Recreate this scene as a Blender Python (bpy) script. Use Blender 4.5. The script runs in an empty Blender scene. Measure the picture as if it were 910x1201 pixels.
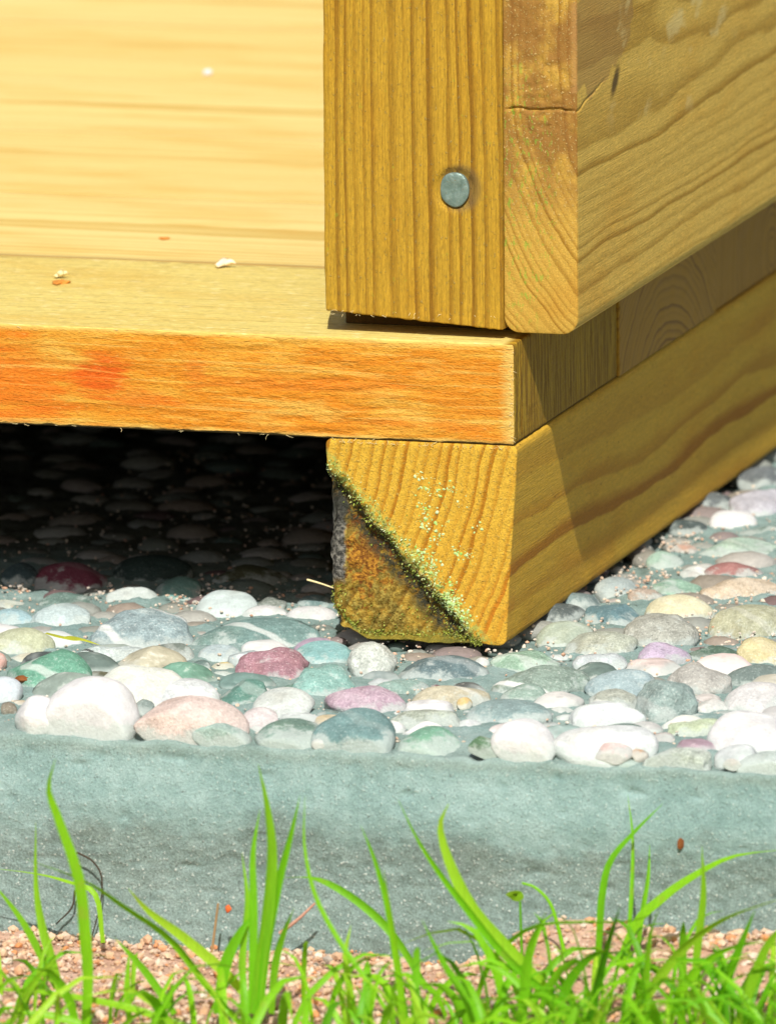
import bpy, bmesh, math, random
import numpy as np

# ------------------------------------------------------------------ scene, camera, light
scene = bpy.context.scene
MM = 0.001
random.seed(11)
RNG = np.random.default_rng(11)

scene.view_settings.view_transform = 'Standard'
scene.view_settings.look = 'None'
scene.view_settings.exposure = 0.12
scene.view_settings.gamma = 1.0

cam_data = bpy.data.cameras.new("camera")
cam = bpy.data.objects.new("camera", cam_data)
scene.collection.objects.link(cam)
CAM_R = (0.9626559, 0.27064247, -0.00680228)
CAM_U = (-0.0432839, 0.17866321, 0.98295776)
CAM_F = (-0.26724543, 0.94595566, -0.18370566)
from mathutils import Matrix, Vector
cam.matrix_world = Matrix(((CAM_R[0], CAM_U[0], -CAM_F[0], 0.773),
                           (CAM_R[1], CAM_U[1], -CAM_F[1], -2.85403543),
                           (CAM_R[2], CAM_U[2], -CAM_F[2], 0.59160855),
                           (0, 0, 0, 1)))
cam_data.sensor_fit = 'HORIZONTAL'
cam_data.sensor_width = 36.0
cam_data.lens = 549.7288
cam_data.clip_start = 0.05
cam_data.clip_end = 500
cam_data.dof.use_dof = True
cam_data.dof.focus_distance = 3.0
cam_data.dof.aperture_fstop = 40
scene.camera = cam

SUN = Vector((0.225, -0.93, 1.0)).normalized()          # towards the sun
world = bpy.data.worlds.new("World")
scene.world = world
world.use_nodes = True
wn = world.node_tree
sky = wn.nodes.new('ShaderNodeTexSky')
sky.sky_type = 'NISHITA'
sky.sun_disc = False
sky.dust_density = 3.5
sky.ozone_density = 0.5
sky.sun_elevation = math.asin(SUN.z)
sky.sun_rotation = math.atan2(SUN.x, SUN.y)
bg = wn.nodes['Background']
bg.inputs['Strength'].default_value = 0.075
wn.links.new(sky.outputs[0], bg.inputs['Color'])

sun_data = bpy.data.lights.new("sun", 'SUN')
sun_data.energy = 4.8
sun_data.angle = math.radians(0.5)
sun_data.color = (1.0, 0.97, 0.90)
sun = bpy.data.objects.new("sun", sun_data)
scene.collection.objects.link(sun)
sun.rotation_euler = (-SUN).to_track_quat('-Z', 'Y').to_euler()
sun.location = SUN * 3

# ------------------------------------------------------------------ numpy noise
def _hash(ix, iy, iz, seed):
    h = (ix.astype(np.int64) * 374761393 + iy.astype(np.int64) * 668265263 + iz.astype(np.int64) * 2147483647 + seed * 1274126177) & 0xFFFFFFFF
    h = ((h ^ (h >> 13)) * 1274126177) & 0xFFFFFFFF
    h = ((h ^ (h >> 16)) * 2246822519) & 0xFFFFFFFF
    return ((h ^ (h >> 15)) & 0xFFFFFF) / float(0xFFFFFF)

def vnoise(P, seed=0):
    """value noise, -1..1, P is (n,3)"""
    F = np.floor(P); f = P - F; f = f * f * (3 - 2 * f)
    i = F.astype(np.int64)
    out = 0
    for dx in (0, 1):
        wx = f[:, 0] if dx else 1 - f[:, 0]
        for dy in (0, 1):
            wy = f[:, 1] if dy else 1 - f[:, 1]
            for dz in (0, 1):
                wz = f[:, 2] if dz else 1 - f[:, 2]
                out = out + wx * wy * wz * _hash(i[:, 0] + dx, i[:, 1] + dy, i[:, 2] + dz, seed)
    return out * 2 - 1

def fbm(P, seed=0, octv=3, gain=.5):
    s = 0; a = 1.0; t = 0; Q = np.array(P, float)
    for k in range(octv):
        s = s + a * vnoise(Q, seed + 17 * k); t += a; a *= gain; Q = Q * 2.03 + 7.7
    return s / t

def sstep(a, b, x):
    t = np.clip((x - a) / (b - a), 0, 1)
    return t * t * (3 - 2 * t)

# ------------------------------------------------------------------ mesh + object helpers
def mesh_np(name, V, F, mats=(), mat_idx=None, smooth=True):
    """V in mm; F (n,3) or (n,4) array or a list of arrays"""
    me = bpy.data.meshes.new(name)
    V = np.asarray(V, float) * MM
    arrs = F if isinstance(F, (list, tuple)) else [F]
    arrs = [np.asarray(a, np.int32) for a in arrs if len(a)]
    nl = sum(a.size for a in arrs); nf = sum(len(a) for a in arrs)
    me.vertices.add(len(V)); me.vertices.foreach_set('co', V.astype(np.float32).ravel())
    me.loops.add(nl); me.loops.foreach_set('vertex_index', np.concatenate([a.ravel() for a in arrs]))
    tot = np.concatenate([np.full(len(a), a.shape[1], np.int32) for a in arrs])
    start = np.concatenate([[0], np.cumsum(tot)[:-1]]).astype(np.int32)
    me.polygons.add(nf); me.polygons.foreach_set('loop_start', start)
    me.polygons.foreach_set('loop_total', tot)
    for m in mats: me.materials.append(m)
    if mat_idx is not None: me.polygons.foreach_set('material_index', np.asarray(mat_idx, np.int32))
    me.update(calc_edges=True); me.validate()
    me.polygons.foreach_set('use_smooth', np.full(len(me.polygons), bool(smooth)))
    return me

def link(name, me, parent=None, loc=(0, 0, 0)):
    o = bpy.data.objects.new(name, me)
    scene.collection.objects.link(o)
    if parent is not None: o.parent = parent
    o.location = Vector(loc) * MM if me is not None or True else loc
    return o

def tag(o, label=None, cat=None, group=None, kind=None):
    if label: o['label'] = label
    if cat: o['category'] = cat
    if group: o['group'] = group
    if kind: o['kind'] = kind
    return o

def thing(name, label, cat, loc=(0, 0, 0), group=None):
    return tag(link(name, None, None, loc), label, cat, group)

def axis(lo, hi, r, dense=(), step=20.0, edge=3):
    """coordinates along one axis: fine inside the rounded ends and the dense ranges"""
    pts = [lo, hi]
    if r > 0:
        for k in range(1, edge + 1):
            d = r * k / edge
            pts += [lo + d, hi - d]
    for a, b, s in dense:
        a = max(a, lo + r); b = min(b, hi - r)
        if b > a: pts += list(np.linspace(a, b, max(2, int(round((b - a) / s)) + 1)))
    pts = sorted(pts)
    out = [pts[0]]
    for q in pts[1:]:
        if q - out[-1] < 0.04: continue
        g = q - out[-1]
        if g > step:
            n = int(math.ceil(g / step))
            out += [out[-1] + g * k / n for k in range(1, n)] if n > 1 else []
        out.append(q)
    if hi - out[-1] > 1e-6: out[-1] = hi
    return np.array(out)

def box(name, lo, hi, xs, ys, zs, r, disp=None, mats=(), midx=None, parent=None, origin=None):
    """rounded box with gridded faces; r = (rx, ry, rz) rounding; disp(P, N) -> offset, all in mm"""
    A = [np.asarray(xs), np.asarray(ys), np.asarray(zs)]
    n = [len(a) for a in A]
    idx = np.full(n, -1, np.int32)
    surf = np.zeros(n, bool)
    surf[0] = surf[-1] = True; surf[:, 0] = surf[:, -1] = True; surf[:, :, 0] = surf[:, :, -1] = True
    I = np.argwhere(surf); idx[surf] = np.arange(len(I))
    P = np.stack([A[k][I[:, k]] for k in range(3)], 1)
    lo = np.array(lo, float); hi = np.array(hi, float); r = np.maximum(np.array(r, float), 1e-3)
    q = np.clip(P, lo + r, hi - r); d = (P - q) / r
    L = np.linalg.norm(d, axis=1, keepdims=True); L[L < 1e-9] = 1
    Nn = d / L
    P = q + Nn * r
    if disp is not None: P = P + disp(P, Nn)
    F = []
    def grid(g, flip):
        a, b, c, e = g[:-1, :-1], g[1:, :-1], g[1:, 1:], g[:-1, 1:]
        f = np.stack([a, b, c, e], -1).reshape(-1, 4)
        F.append(f[:, ::-1] if flip else f)
    grid(idx[0], True); grid(idx[-1], False)
    grid(idx[:, 0], False); grid(idx[:, -1], True)
    grid(idx[:, :, 0], True); grid(idx[:, :, -1], False)
    F = np.concatenate(F)
    mi = None
    if midx is not None: mi = midx(P[F].mean(1), Nn[F].mean(1))
    o0 = np.array(origin if origin is not None else lo, float)
    me = mesh_np(name, P - o0, F, mats, mi)
    return link(name, me, parent, o0)

# ------------------------------------------------------------------ node helpers
class NT:
    def __init__(s, name):
        s.mat = bpy.data.materials.new(name); s.mat.use_nodes = True
        s.t = s.mat.node_tree
        s.bsdf = s.t.nodes['Principled BSDF']; s.out = s.t.nodes['Material Output']
    def node(s, typ, ins=None, **props):
        n = s.t.nodes.new(typ)
        for k, v in props.items(): setattr(n, k, v)
        for k, v in (ins or {}).items(): s.put(n.inputs[k], v)
        return n
    def put(s, sock, v):
        if isinstance(v, bpy.types.NodeSocket): s.t.links.new(v, sock)
        elif v is not None:
            if isinstance(v, (tuple, list)) and sock.type == 'RGBA' and len(v) == 3: v = (*v, 1)
            sock.default_value = v
    def m(s, op, a, b=None, c=None, clamp=False):
        n = s.t.nodes.new('ShaderNodeMath'); n.operation = op; n.use_clamp = clamp
        for i, v in enumerate((a, b, c)):
            if v is not None: s.put(n.inputs[i], v)
        return n.outputs[0]
    def v(s, op, a, b=None, scale=None):
        n = s.t.nodes.new('ShaderNodeVectorMath'); n.operation = op
        s.put(n.inputs[0], a)
        if b is not None: s.put(n.inputs[1], b)
        if scale is not None: s.put(n.inputs['Scale'], scale)
        return n.outputs['Value'] if op in ('LENGTH', 'DOT_PRODUCT', 'DISTANCE') else n.outputs[0]
    def mix(s, f, a, b, blend='MIX'):
        n = s.t.nodes.new('ShaderNodeMix'); n.data_type = 'RGBA'; n.blend_type = blend
        n.clamp_factor = True
        s.put(n.inputs[0], f); s.put(n.inputs[6], a); s.put(n.inputs[7], b)
        return n.outputs[2]
    def noise(s, vec, scale, detail=2.0, rough=.5, dist=0.0, col=False):
        n = s.node('ShaderNodeTexNoise', {'Vector': vec, 'Scale': scale, 'Detail': detail, 'Roughness': rough, 'Distortion': dist})
        return n.outputs['Color' if col else 'Fac']
    def voro(s, vec, scale, feature='F1', out='Distance', rnd=1.0):
        n = s.t.nodes.new('ShaderNodeTexVoronoi'); n.feature = feature
        s.put(n.inputs['Vector'], vec); s.put(n.inputs['Scale'], scale); s.put(n.inputs['Randomness'], rnd)
        return n.outputs[out]
    def smooth(s, x, a, b):
        n = s.t.nodes.new('ShaderNodeMapRange'); n.interpolation_type = 'SMOOTHSTEP'
        s.put(n.inputs[0], x); s.put(n.inputs[1], a); s.put(n.inputs[2], b)
        return n.outputs[0]
    def ramp(s, f, stops):
        n = s.t.nodes.new('ShaderNodeValToRGB'); s.put(n.inputs[0], f)
        e = n.color_ramp.elements
        while len(e) < len(stops): e.new(0.5)
        for i, (p, c) in enumerate(stops):
            e[i].position = p; e[i].color = (*c, 1)
        return n.outputs[0]
    def obj_mm(s):
        tc = s.t.nodes.new('ShaderNodeTexCoord')
        return s.v('SCALE', tc.outputs['Object'], scale=1000.0)
    def sep(s, v):
        n = s.t.nodes.new('ShaderNodeSeparateXYZ'); s.put(n.inputs[0], v)
        return n.outputs[0], n.outputs[1], n.outputs[2]
    def comb(s, x, y, z):
        n = s.t.nodes.new('ShaderNodeCombineXYZ')
        for i, k in enumerate((x, y, z)): s.put(n.inputs[i], k)
        return n.outputs[0]
    def ell(s, x, z, cx, cz, rx, rz):
        """elliptic distance in a plane, 1 on the rim"""
        a = s.m('DIVIDE', s.m('SUBTRACT', x, cx), rx); b = s.m('DIVIDE', s.m('SUBTRACT', z, cz), rz)
        return s.m('SQRT', s.m('ADD', s.m('MULTIPLY', a, a), s.m('MULTIPLY', b, b)))
    def finish(s, color, height=None, dist=0.3, rough=.7, spec=.3, strength=1.0):
        s.put(s.bsdf.inputs['Base Color'], color)
        s.put(s.bsdf.inputs['Roughness'], rough)
        s.put(s.bsdf.inputs['Specular IOR Level'], spec)
        if height is not None:
            b = s.node('ShaderNodeBump', {'Height': height, 'Distance': dist * MM, 'Strength': strength})
            s.t.links.new(b.outputs[0], s.bsdf.inputs['Normal'])
        return s.mat

def wood(name, ax, pith, period, early, late, warp=2.5, late_amt=1.0, fib=.35, extra=None, bump=.25,
         phase_wob=1.2, stretch=.012, rough=.72, grit=1.0, tint=(0.9, 0.7, 0.35), late_edge=(.35, .88)):
    """solid wood: growth rings about a pith line along one axis, so that end grain and side grain agree"""
    n = NT(name)
    P = n.obj_mm()
    x, y, z = n.sep(P)
    l, u, w = {'X': (x, y, z), 'Y': (y, x, z), 'Z': (z, x, y)}[ax]
    rnd = 3.1 * len(name)
    W = n.noise(n.comb(n.m('MULTIPLY', l, stretch), n.m('MULTIPLY_ADD', u, .03, rnd), n.m('MULTIPLY', w, .03)), 1.0, 2, .5, col=True)
    wr, wg, wb = n.sep(W)
    du = n.m('MULTIPLY_ADD', n.m('SUBTRACT', wr, .5), warp * 2, n.m('SUBTRACT', u, pith[0]))
    dw = n.m('MULTIPLY_ADD', n.m('SUBTRACT', wg, .5), warp * 2, n.m('SUBTRACT', w, pith[1]))
    r = n.m('SQRT', n.m('ADD', n.m('MULTIPLY', du, du), n.m('MULTIPLY', dw, dw)))
    wob = n.node('ShaderNodeTexNoise', {'W': r, 'Scale': .13, 'Detail': 1.0}, noise_dimensions='1D').outputs['Fac']
    fine = n.noise(n.comb(n.m('MULTIPLY', l, .05), n.m('MULTIPLY', u, .4), n.m('MULTIPLY', w, .4)), 1.0, 3, .55)
    ph = n.m('ADD', n.m('DIVIDE', r, period), n.m('MULTIPLY', wob, phase_wob))
    ph = n.m('MULTIPLY_ADD', fine, .28, ph)
    t = n.m('FRACT', ph)
    lt = n.m('MULTIPLY', n.smooth(t, *late_edge), n.m('SUBTRACT', 1.0, n.smooth(t, .90, 1.0)))
    # each ring differs a little in strength
    ringid = n.m('FLOOR', ph)
    rs = n.node('ShaderNodeTexWhiteNoise', {'W': ringid}, noise_dimensions='1D').outputs['Value']
    lt = n.m('MULTIPLY', lt, n.m('MULTIPLY_ADD', rs, .95, .2))
    lt = n.m('MULTIPLY', lt, late_amt)
    fibre = n.noise(n.comb(n.m('MULTIPLY', l, .09), n.m('MULTIPLY', u, 2.6), n.m('MULTIPLY', w, 2.6)), 1.0, 4, .65)
    blotch = n.noise(n.comb(n.m('MULTIPLY', l, .02), n.m('MULTIPLY', u, .06), n.m('MULTIPLY', w, .06)), 1.0, 3, .6)
    col = n.mix(lt, early, late)
    col = n.mix(n.m('MULTIPLY', n.smooth(blotch, .45, .75), .45), col, n.mix(1.0, col, tint, 'MULTIPLY'))
    val = n.m('MULTIPLY_ADD', n.m('SUBTRACT', fibre, .5), fib * 2.4, 1.0)
    gr = n.noise(n.comb(n.m('MULTIPLY', l, .55), n.m('MULTIPLY', u, 1.7), n.m('MULTIPLY', w, 1.7)), 1.0, 4, .75)
    val = n.m('MULTIPLY', val, n.m('MULTIPLY_ADD', n.m('SUBTRACT', gr, .5), grit, 1.0))
    col = n.mix(1.0, col, n.comb(val, val, val), 'MULTIPLY')
    h = n.m('ADD', n.m('MULTIPLY', lt, .14), n.m('MULTIPLY', fibre, 1.0))
    if extra: col, h = extra(n, P, (x, y, z), col, h, lt, fibre)
    return n.finish(col, h, bump, rough, .25)

# ------------------------------------------------------------------ materials
GZ = 81.94            # deck top above the mortar of the slab
DT = 26.0             # floor board thickness
BZ = (3.9, 55.9)      # bearer bottom / top

def post_extra(n, P, c, col, h, lt, fibre):
    x, y, z = c
    pale = n.smooth(n.noise(n.comb(n.m('MULTIPLY', x, 1.5), y, n.m('MULTIPLY', z, .7)), 1.0, 4, .7), .58, .70)
    col = n.mix(n.m('MULTIPLY', pale, .40), col, (.66, .50, .20))
    dk = n.smooth(n.noise(n.comb(n.m('MULTIPLY', x, 1.4), y, n.m('MULTIPLY', z, .35)), 1.0, 3, .6), .60, .74)
    col = n.mix(n.m('MULTIPLY', dk, .45), col, (.17, .085, .012))
    gr = n.m('MULTIPLY', n.smooth(n.noise(P, .45, 3, .6), .64, .72), .28)
    col = n.mix(gr, col, (.22, .36, .03))
    # a grey rim of rust round the nail
    e = n.ell(x, z, 36.1, 36.2, 5.6, 6.2)
    col = n.mix(n.m('MULTIPLY', n.smooth(e, 1.15, .80), .55), col, (.12, .085, .04))
    return col, n.m('ADD', h, n.m('MULTIPLY', pale, .5))

M_POST = wood("post_wood", 'Z', (170, 130), 2.5, (.435, .250, .020), (.235, .112, .006), warp=2.2, late_amt=.95, fib=.50,
              extra=post_extra, bump=.35, stretch=.006, phase_wob=1.6)

def wall_extra(n, P, c, col, h, lt, fibre):
    x, y, z = c                                             # local: x 0..19.3, y 0.., z 0..145
    endm = n.smooth(y, 1.2, .25)                            # the sawn end
    col = n.mix(endm, col, n.mix(1.0, col, (.64, .60, .48), 'MULTIPLY'))
    # brown weathered patch towards the top of the end, light fibre tips, green algae
    br = n.m('MULTIPLY', endm, n.m('MULTIPLY', n.smooth(z, 22, 48), n.smooth(n.noise(P, .11, 3), .30, .56)))
    col = n.mix(n.m('MULTIPLY', br, .80), col, (.22, .095, .020))
    tips = n.smooth(n.noise(n.comb(n.m('MULTIPLY', x, 1.7), n.m('MULTIPLY', y, .3), n.m('MULTIPLY', z, 1.25)), 1.0, 3, .6), .56, .68)
    tips = n.m('MULTIPLY', n.m('MULTIPLY', tips, endm), n.smooth(z, 12, 42))
    col = n.mix(n.m('MULTIPLY', tips, .75), col, (.72, .50, .19))
    al = n.smooth(n.noise(n.comb(n.m('MULTIPLY', x, 1.3), 0.0, n.m('MULTIPLY', z, .5)), .75, 4, .65), .545, .62)
    am = n.ell(x, z, 5.5, 36, 10, 42)
    al = n.m('MULTIPLY', n.m('MULTIPLY', al, n.smooth(am, 1.0, .6)), endm)
    col = n.mix(n.m('MULTIPLY', al, .55), col, (.17, .36, .03))
    # worn smooth patch and the knot with its check on the side
    sidem = n.smooth(x, 17.2, 18.6)
    nz = n.noise(P, .10, 3)
    wp = n.ell(n.m('MULTIPLY_ADD', nz, 16, y), n.m('MULTIPLY_ADD', nz, 14, z), 24, 81, 42, 14)
    wpm = n.m('MULTIPLY', n.smooth(wp, 1.0, .93), sidem)
    col = n.mix(n.m('MULTIPLY', wpm, .55), col, (.40, .215, .07))
    pl = n.m('MULTIPLY', n.smooth(n.noise(n.comb(x, n.m('MULTIPLY', y, .05), n.m('MULTIPLY', z, .10)), 1.0, 3), .54, .66), sidem)
    pl = n.m('MULTIPLY', pl, n.smooth(n.ell(y, z, 95, 70, 90, 34), 1.0, .7))
    col = n.mix(n.m('MULTIPLY', pl, .6), col, (.86, .66, .28))
    kn = n.ell(n.m('SUBTRACT', y, n.m('MULTIPLY', z, .8)), z, -9.0, 59.5, 4.6, 5.4)
    col = n.mix(n.m('MULTIPLY', n.m('MULTIPLY', n.smooth(kn, 1.0, .3), sidem), .92), col, (.10, .055, .015))
    h = n.m('ADD', h, n.m('MULTIPLY', tips, .6))
    return col, h

M_WALL = wood("wall_wood", 'Y', (92, 72), 2.1, (.78, .495, .100), (.47, .255, .030), warp=3.5, fib=.22, extra=wall_extra,
              bump=.22, stretch=.008, phase_wob=1.4)
M_WALL2 = wood("upper_wall_wood", 'Y', (60, 20), 3.4, (.62, .42, .13), (.44, .25, .05), warp=3.5, fib=.25)

def deck_extra(n, P, c, col, h, lt, fibre):
    x, y, z = c
    # shallow dark saw nicks, pale fibres
    d = n.smooth(n.noise(n.comb(n.m('MULTIPLY', x, .16), n.m('MULTIPLY', y, .55), z), 1.0, 4, .65), .56, .66)
    col = n.mix(n.m('MULTIPLY', d, .55), col, (.36, .25, .055))
    p = n.smooth(n.noise(n.comb(n.m('MULTIPLY', x, .2), n.m('MULTIPLY', y, .5), n.m('ADD', z, 40.0)), 1.0, 3, .6), .57, .68)
    col = n.mix(n.m('MULTIPLY', p, .55), col, (.88, .76, .40))
    col = n.mix(n.m('MULTIPLY', n.smooth(y, 102.0, 103.2), .6), col, (.32, .20, .05))
    e = n.smooth(x, 1096.5, 1099.0)
    v = n.smooth(n.noise(n.comb(0.0, n.m('MULTIPLY', y, 1.1), n.m('MULTIPLY', z, .05)), 1.0, 3, .6), .42, .62)
    col = n.mix(e, col, n.mix(v, (.22, .11, .006), (.47, .28, .022)))
    return col, h

def deck2_extra(n, P, c, col, h, lt, fibre):
    x, y, z = c
    wv = n.noise(n.comb(n.m('MULTIPLY', x, .03), 0.0, 0.0), 1.0, 3, .6)
    jd = n.m('MAXIMUM', n.smooth(y, n.m('MULTIPLY_ADD', wv, 3.6, 1.2), .8), n.smooth(y, 101.6, 102.8))     # dirt in the joints
    col = n.mix(n.m('MULTIPLY', jd, n.node('ShaderNodeAttribute', None, attribute_type='OBJECT', attribute_name='dirt_shade').outputs['Fac']), col, (.27, .155, .035))
    e = n.smooth(x, 1097.0, 1099.2)
    col = n.mix(e, col, n.mix(1.0, n.mix(lt, (.40, .205, .016), (.19, .080, .006)), n.comb(n.m('ADD', fibre, .5), n.m('ADD', fibre, .5), n.m('ADD', fibre, .5)), 'MULTIPLY'))
    return col, h

M_DECK1 = wood("front_board_wood", 'X', (185, -6), 2.6, (.70, .56, .17), (.58, .43, .10), warp=2.0, fib=.22, extra=deck_extra, bump=.25)
M_DECK = [wood("floor_board_wood", 'X', (66, 6), 2.3, (.76, .595, .215), (.62, .40, .085), warp=3.0, fib=.10, bump=.08, stretch=.003,
               extra=deck2_extra, rough=.6, late_amt=.9, grit=.22),
          wood("floor_board_pale_wood", 'X', (52, -34), 2.4, (.77, .605, .225), (.60, .40, .09), warp=4.0, fib=.10, bump=.08, stretch=.003,
               extra=deck2_extra, rough=.6, late_amt=.9, grit=.22)]

def orange_mat():
    n = NT("sawn_orange_edge")
    P = n.obj_mm(); x, y, z = n.sep(P)
    b1 = n.noise(n.comb(n.m('MULTIPLY', x, .018), 0.0, n.m('MULTIPLY', z, .11)), 1.0, 3, .6, .4)
    b2 = n.noise(n.comb(n.m('MULTIPLY', x, .05), 3.0, n.m('MULTIPLY', z, .32)), 1.0, 4, .6, .8)
    b3 = n.noise(n.comb(n.m('MULTIPLY', x, .35), 8.0, n.m('MULTIPLY', z, 1.6)), 1.0, 4, .65)
    col = n.ramp(n.m('ADD', n.m('MULTIPLY', b1, .55), n.m('MULTIPLY', b2, .45)),
                 [(.34, (.66, .37, .065)), (.45, (.63, .285, .030)), (.55, (.60, .20, .012)), (.64, (.66, .34, .055))])
    # resin-red stains at the left of the view
    for (cx, cz, rx, rz, a, c) in ((990, 13.5, 9, 6.0, .85, (.62, .085, .006)), (968, 10.0, 15, 12, .8, (.66, .15, .010)),
                                   (1002, 8.0, 12, 3.2, .6, (.60, .13, .010)), (975, 4.0, 12, 3, .5, (.64, .15, .012)),
                                   (1016, 15.5, 4, 4.5, .6, (.60, .16, .015)), (1045, 13.5, 45, 2.2, .5, (.62, .16, .014)), (1080, 4.5, 26, 1.8, .45, (.62, .19, .02))):
        q = n.m('SUBTRACT', n.ell(x, z, cx, cz, rx, rz), n.m('MULTIPLY', n.m('SUBTRACT', b2, .5), 2.2))
        col = n.mix(n.m('MULTIPLY', n.smooth(q, 1.1, .35), a), col, c)
    ln = n.noise(n.comb(n.m('MULTIPLY', x, .012), 5.0, n.m('MULTIPLY_ADD', b1, 3.0, n.m('MULTIPLY', z, .75))), 1.0, 3, .6, .3)
    col = n.mix(n.m('MULTIPLY', n.smooth(ln, .54, .64), .55), col, (.46, .155, .010))
    col = n.mix(n.m('MULTIPLY', n.smooth(ln, .44, .36), .45), col, (.72, .44, .10))
    gg = n.noise(n.comb(n.m('MULTIPLY', x, .7), y, n.m('MULTIPLY', z, 2.2)), 1.0, 4, .75)
    gv = n.m('MULTIPLY_ADD', n.m('SUBTRACT', gg, .5), 1.1, 1.0)
    col = n.mix(1.0, col, n.comb(gv, gv, gv), 'MULTIPLY')
    col = n.mix(n.m('MULTIPLY', n.smooth(b3, .56, .74), .50), col, (.80, .50, .14))
    col = n.mix(n.m('MULTIPLY', n.smooth(b3, .44, .30), .55), col, (.33, .12, .010))
    # paler rims: the top arris, the bottom arris and the cut end
    rim = n.m('MAXIMUM', n.smooth(n.m('ADD', z, n.m('MULTIPLY', b2, 2.0)), 25.4, 26.8), n.smooth(n.m('ADD', z, n.m('MULTIPLY', b2, 3.0)), 3.2, 1.6))
    rim = n.m('MAXIMUM', rim, n.smooth(n.m('ADD', x, n.m('MULTIPLY', n.m('SUBTRACT', b3, .5), 9.0)), 1095.5, 1099.5))
    col = n.mix(n.m('MULTIPLY', rim, .72), col, (.66, .47, .13))
    h = n.m('ADD', n.m('MULTIPLY', b3, 1.0), n.noise(n.comb(n.m('MULTIPLY', x, .9), y, n.m('MULTIPLY', z, 2.4)), 1.0, 3, .6))
    return n.finish(col, h, .38, .75, .15)
M_ORANGE = orange_mat()

# wane line on the beam end: from (dx .4, z 46) to (dx 39, z 1.5) in the beam's own x/z
WA = np.array([0.0, 45.4]); WB = np.array([41.0, .2])
_wd = (WB - WA) / np.linalg.norm(WB - WA); WN = np.array([-_wd[1], _wd[0]])      # points up-right
if WN[0] < 0: WN = -WN

def bearer_extra(n, P, c, col, h, lt, fibre):
    x, y, z = c
    endm = n.smooth(y, 7.2, 6.2)
    s = n.m('ADD', n.m('MULTIPLY', n.m('SUBTRACT', x, float(WA[0])), float(WN[0])), n.m('MULTIPLY', n.m('SUBTRACT', z, float(WA[1])), float(WN[1])))
    nz = n.noise(P, .28, 4, .6); nf = n.noise(P, 1.0, 4, .65)
    sw = n.m('ADD', s, n.m('MULTIPLY', n.m('SUBTRACT', nz, .5), 4.5))
    # fibre tips of the sawn end
    tips = n.m('MULTIPLY', n.smooth(n.noise(P, 1.35, 3, .65), .54, .68), n.m('MULTIPLY', n.smooth(y, 3.0, 1.0), n.smooth(sw, 1.0, 4.0)))
    col = n.mix(n.m('MULTIPLY', tips, .42), col, (.70, .50, .13))
    og = n.m('MULTIPLY', n.smooth(n.ell(x, z, 43, 10, 15, 12), 1.1, .3), endm)
    col = n.mix(n.m('MULTIPLY', og, n.m('MULTIPLY_ADD', lt, .5, .12)), col, (.56, .20, .012))
    # the rotten lower-left: olive, then orange brown heart, grey skin at the left, black line under the moss
    low = n.m('MULTIPLY', n.smooth(sw, -.2, -1.6), endm)
    olive = n.mix(n.smooth(nf, .40, .62), (.165, .105, .012), (.36, .27, .055))
    olive = n.mix(n.m('MULTIPLY', lt, .65), olive, (.10, .07, .010))
    col = n.mix(n.m('MULTIPLY', low, n.m('MULTIPLY_ADD', n.smooth(nz, .38, .6), .35, .62)), col, olive)
    q = n.m('SUBTRACT', n.ell(x, z, 9.0, 21.5, 5.8, 9.0), n.m('MULTIPLY', n.m('SUBTRACT', n.noise(P, .42, 4, .65), .5), 5.0))
    rot = n.mix(n.smooth(nf, .40, .62), (.16, .05, .006), (.50, .23, .022))
    col = n.mix(n.m('MULTIPLY', n.m('MULTIPLY', n.smooth(q, 1.05, .7), low), .95), col, rot)
    gq = n.m('ADD', n.m('SUBTRACT', x, 3.6), n.m('MULTIPLY', n.m('SUBTRACT', nz, .5), 5.0))
    gm = n.m('MULTIPLY', n.smooth(gq, .6, -.6), n.m('MULTIPLY', n.smooth(z, 13, 16), n.smooth(z, 42, 35)))
    col = n.mix(n.m('MULTIPLY', gm, endm), col, n.mix(n.smooth(nf, .36, .66), (.035, .034, .03), (.25, .235, .20)))
    bl = n.m('MULTIPLY', n.smooth(n.m('ABSOLUTE', n.m('ADD', sw, 4.2)), 5.2, 1.6), n.smooth(nf, .36, .54))
    col = n.mix(n.m('MULTIPLY', n.m('MULTIPLY', bl, endm), .95), col, (.030, .032, .022))
    # green skin along the line and on the lower lip
    gl = n.m('MULTIPLY', n.smooth(n.m('ABSOLUTE', n.m('SUBTRACT', sw, .6)), 2.6, .6), n.smooth(nf, .42, .55))
    col = n.mix(n.m('MULTIPLY', n.m('MULTIPLY', gl, endm), .7), col, (.32, .42, .10))
    lip = n.m('MULTIPLY', n.smooth(n.m('ADD', z, n.m('MULTIPLY', nz, 5.0)), 6.5, 3.0), endm)
    lip = n.m('MULTIPLY', lip, n.smooth(x, 42, 34))
    col = n.mix(n.m('MULTIPLY', lip, .6), col, (.18, .175, .02))
    # side: the end of the board was dipped a shade darker; dark flecks
    fl = n.m('MULTIPLY', n.smooth(n.voro(n.comb(x, n.m('MULTIPLY', y, .35), n.m('MULTIPLY', z, .8)), .30), .10, .04), n.smooth(x, 46.5, 47.5))
    col = n.mix(n.m('MULTIPLY', fl, .7), col, (.24, .11, .010))
    h = n.m('ADD', h, n.m('ADD', n.m('MULTIPLY', tips, .5), n.m('MULTIPLY', n.m('MULTIPLY', nf, low), 3.0)))
    return col, h

M_BEARER = wood("bearer_wood", 'Y', (-118, 83), 2.85, (.64, .375, .036), (.40, .165, .006), warp=2.6, late_amt=1.25, fib=.20, extra=bearer_extra, bump=.36,
                stretch=.005, phase_wob=.8)
M_BEARER2 = wood("far_bearer_wood", 'Y', (-50, 60), 3.0, (.52, .36, .07), (.40, .21, .03), warp=3)

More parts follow.
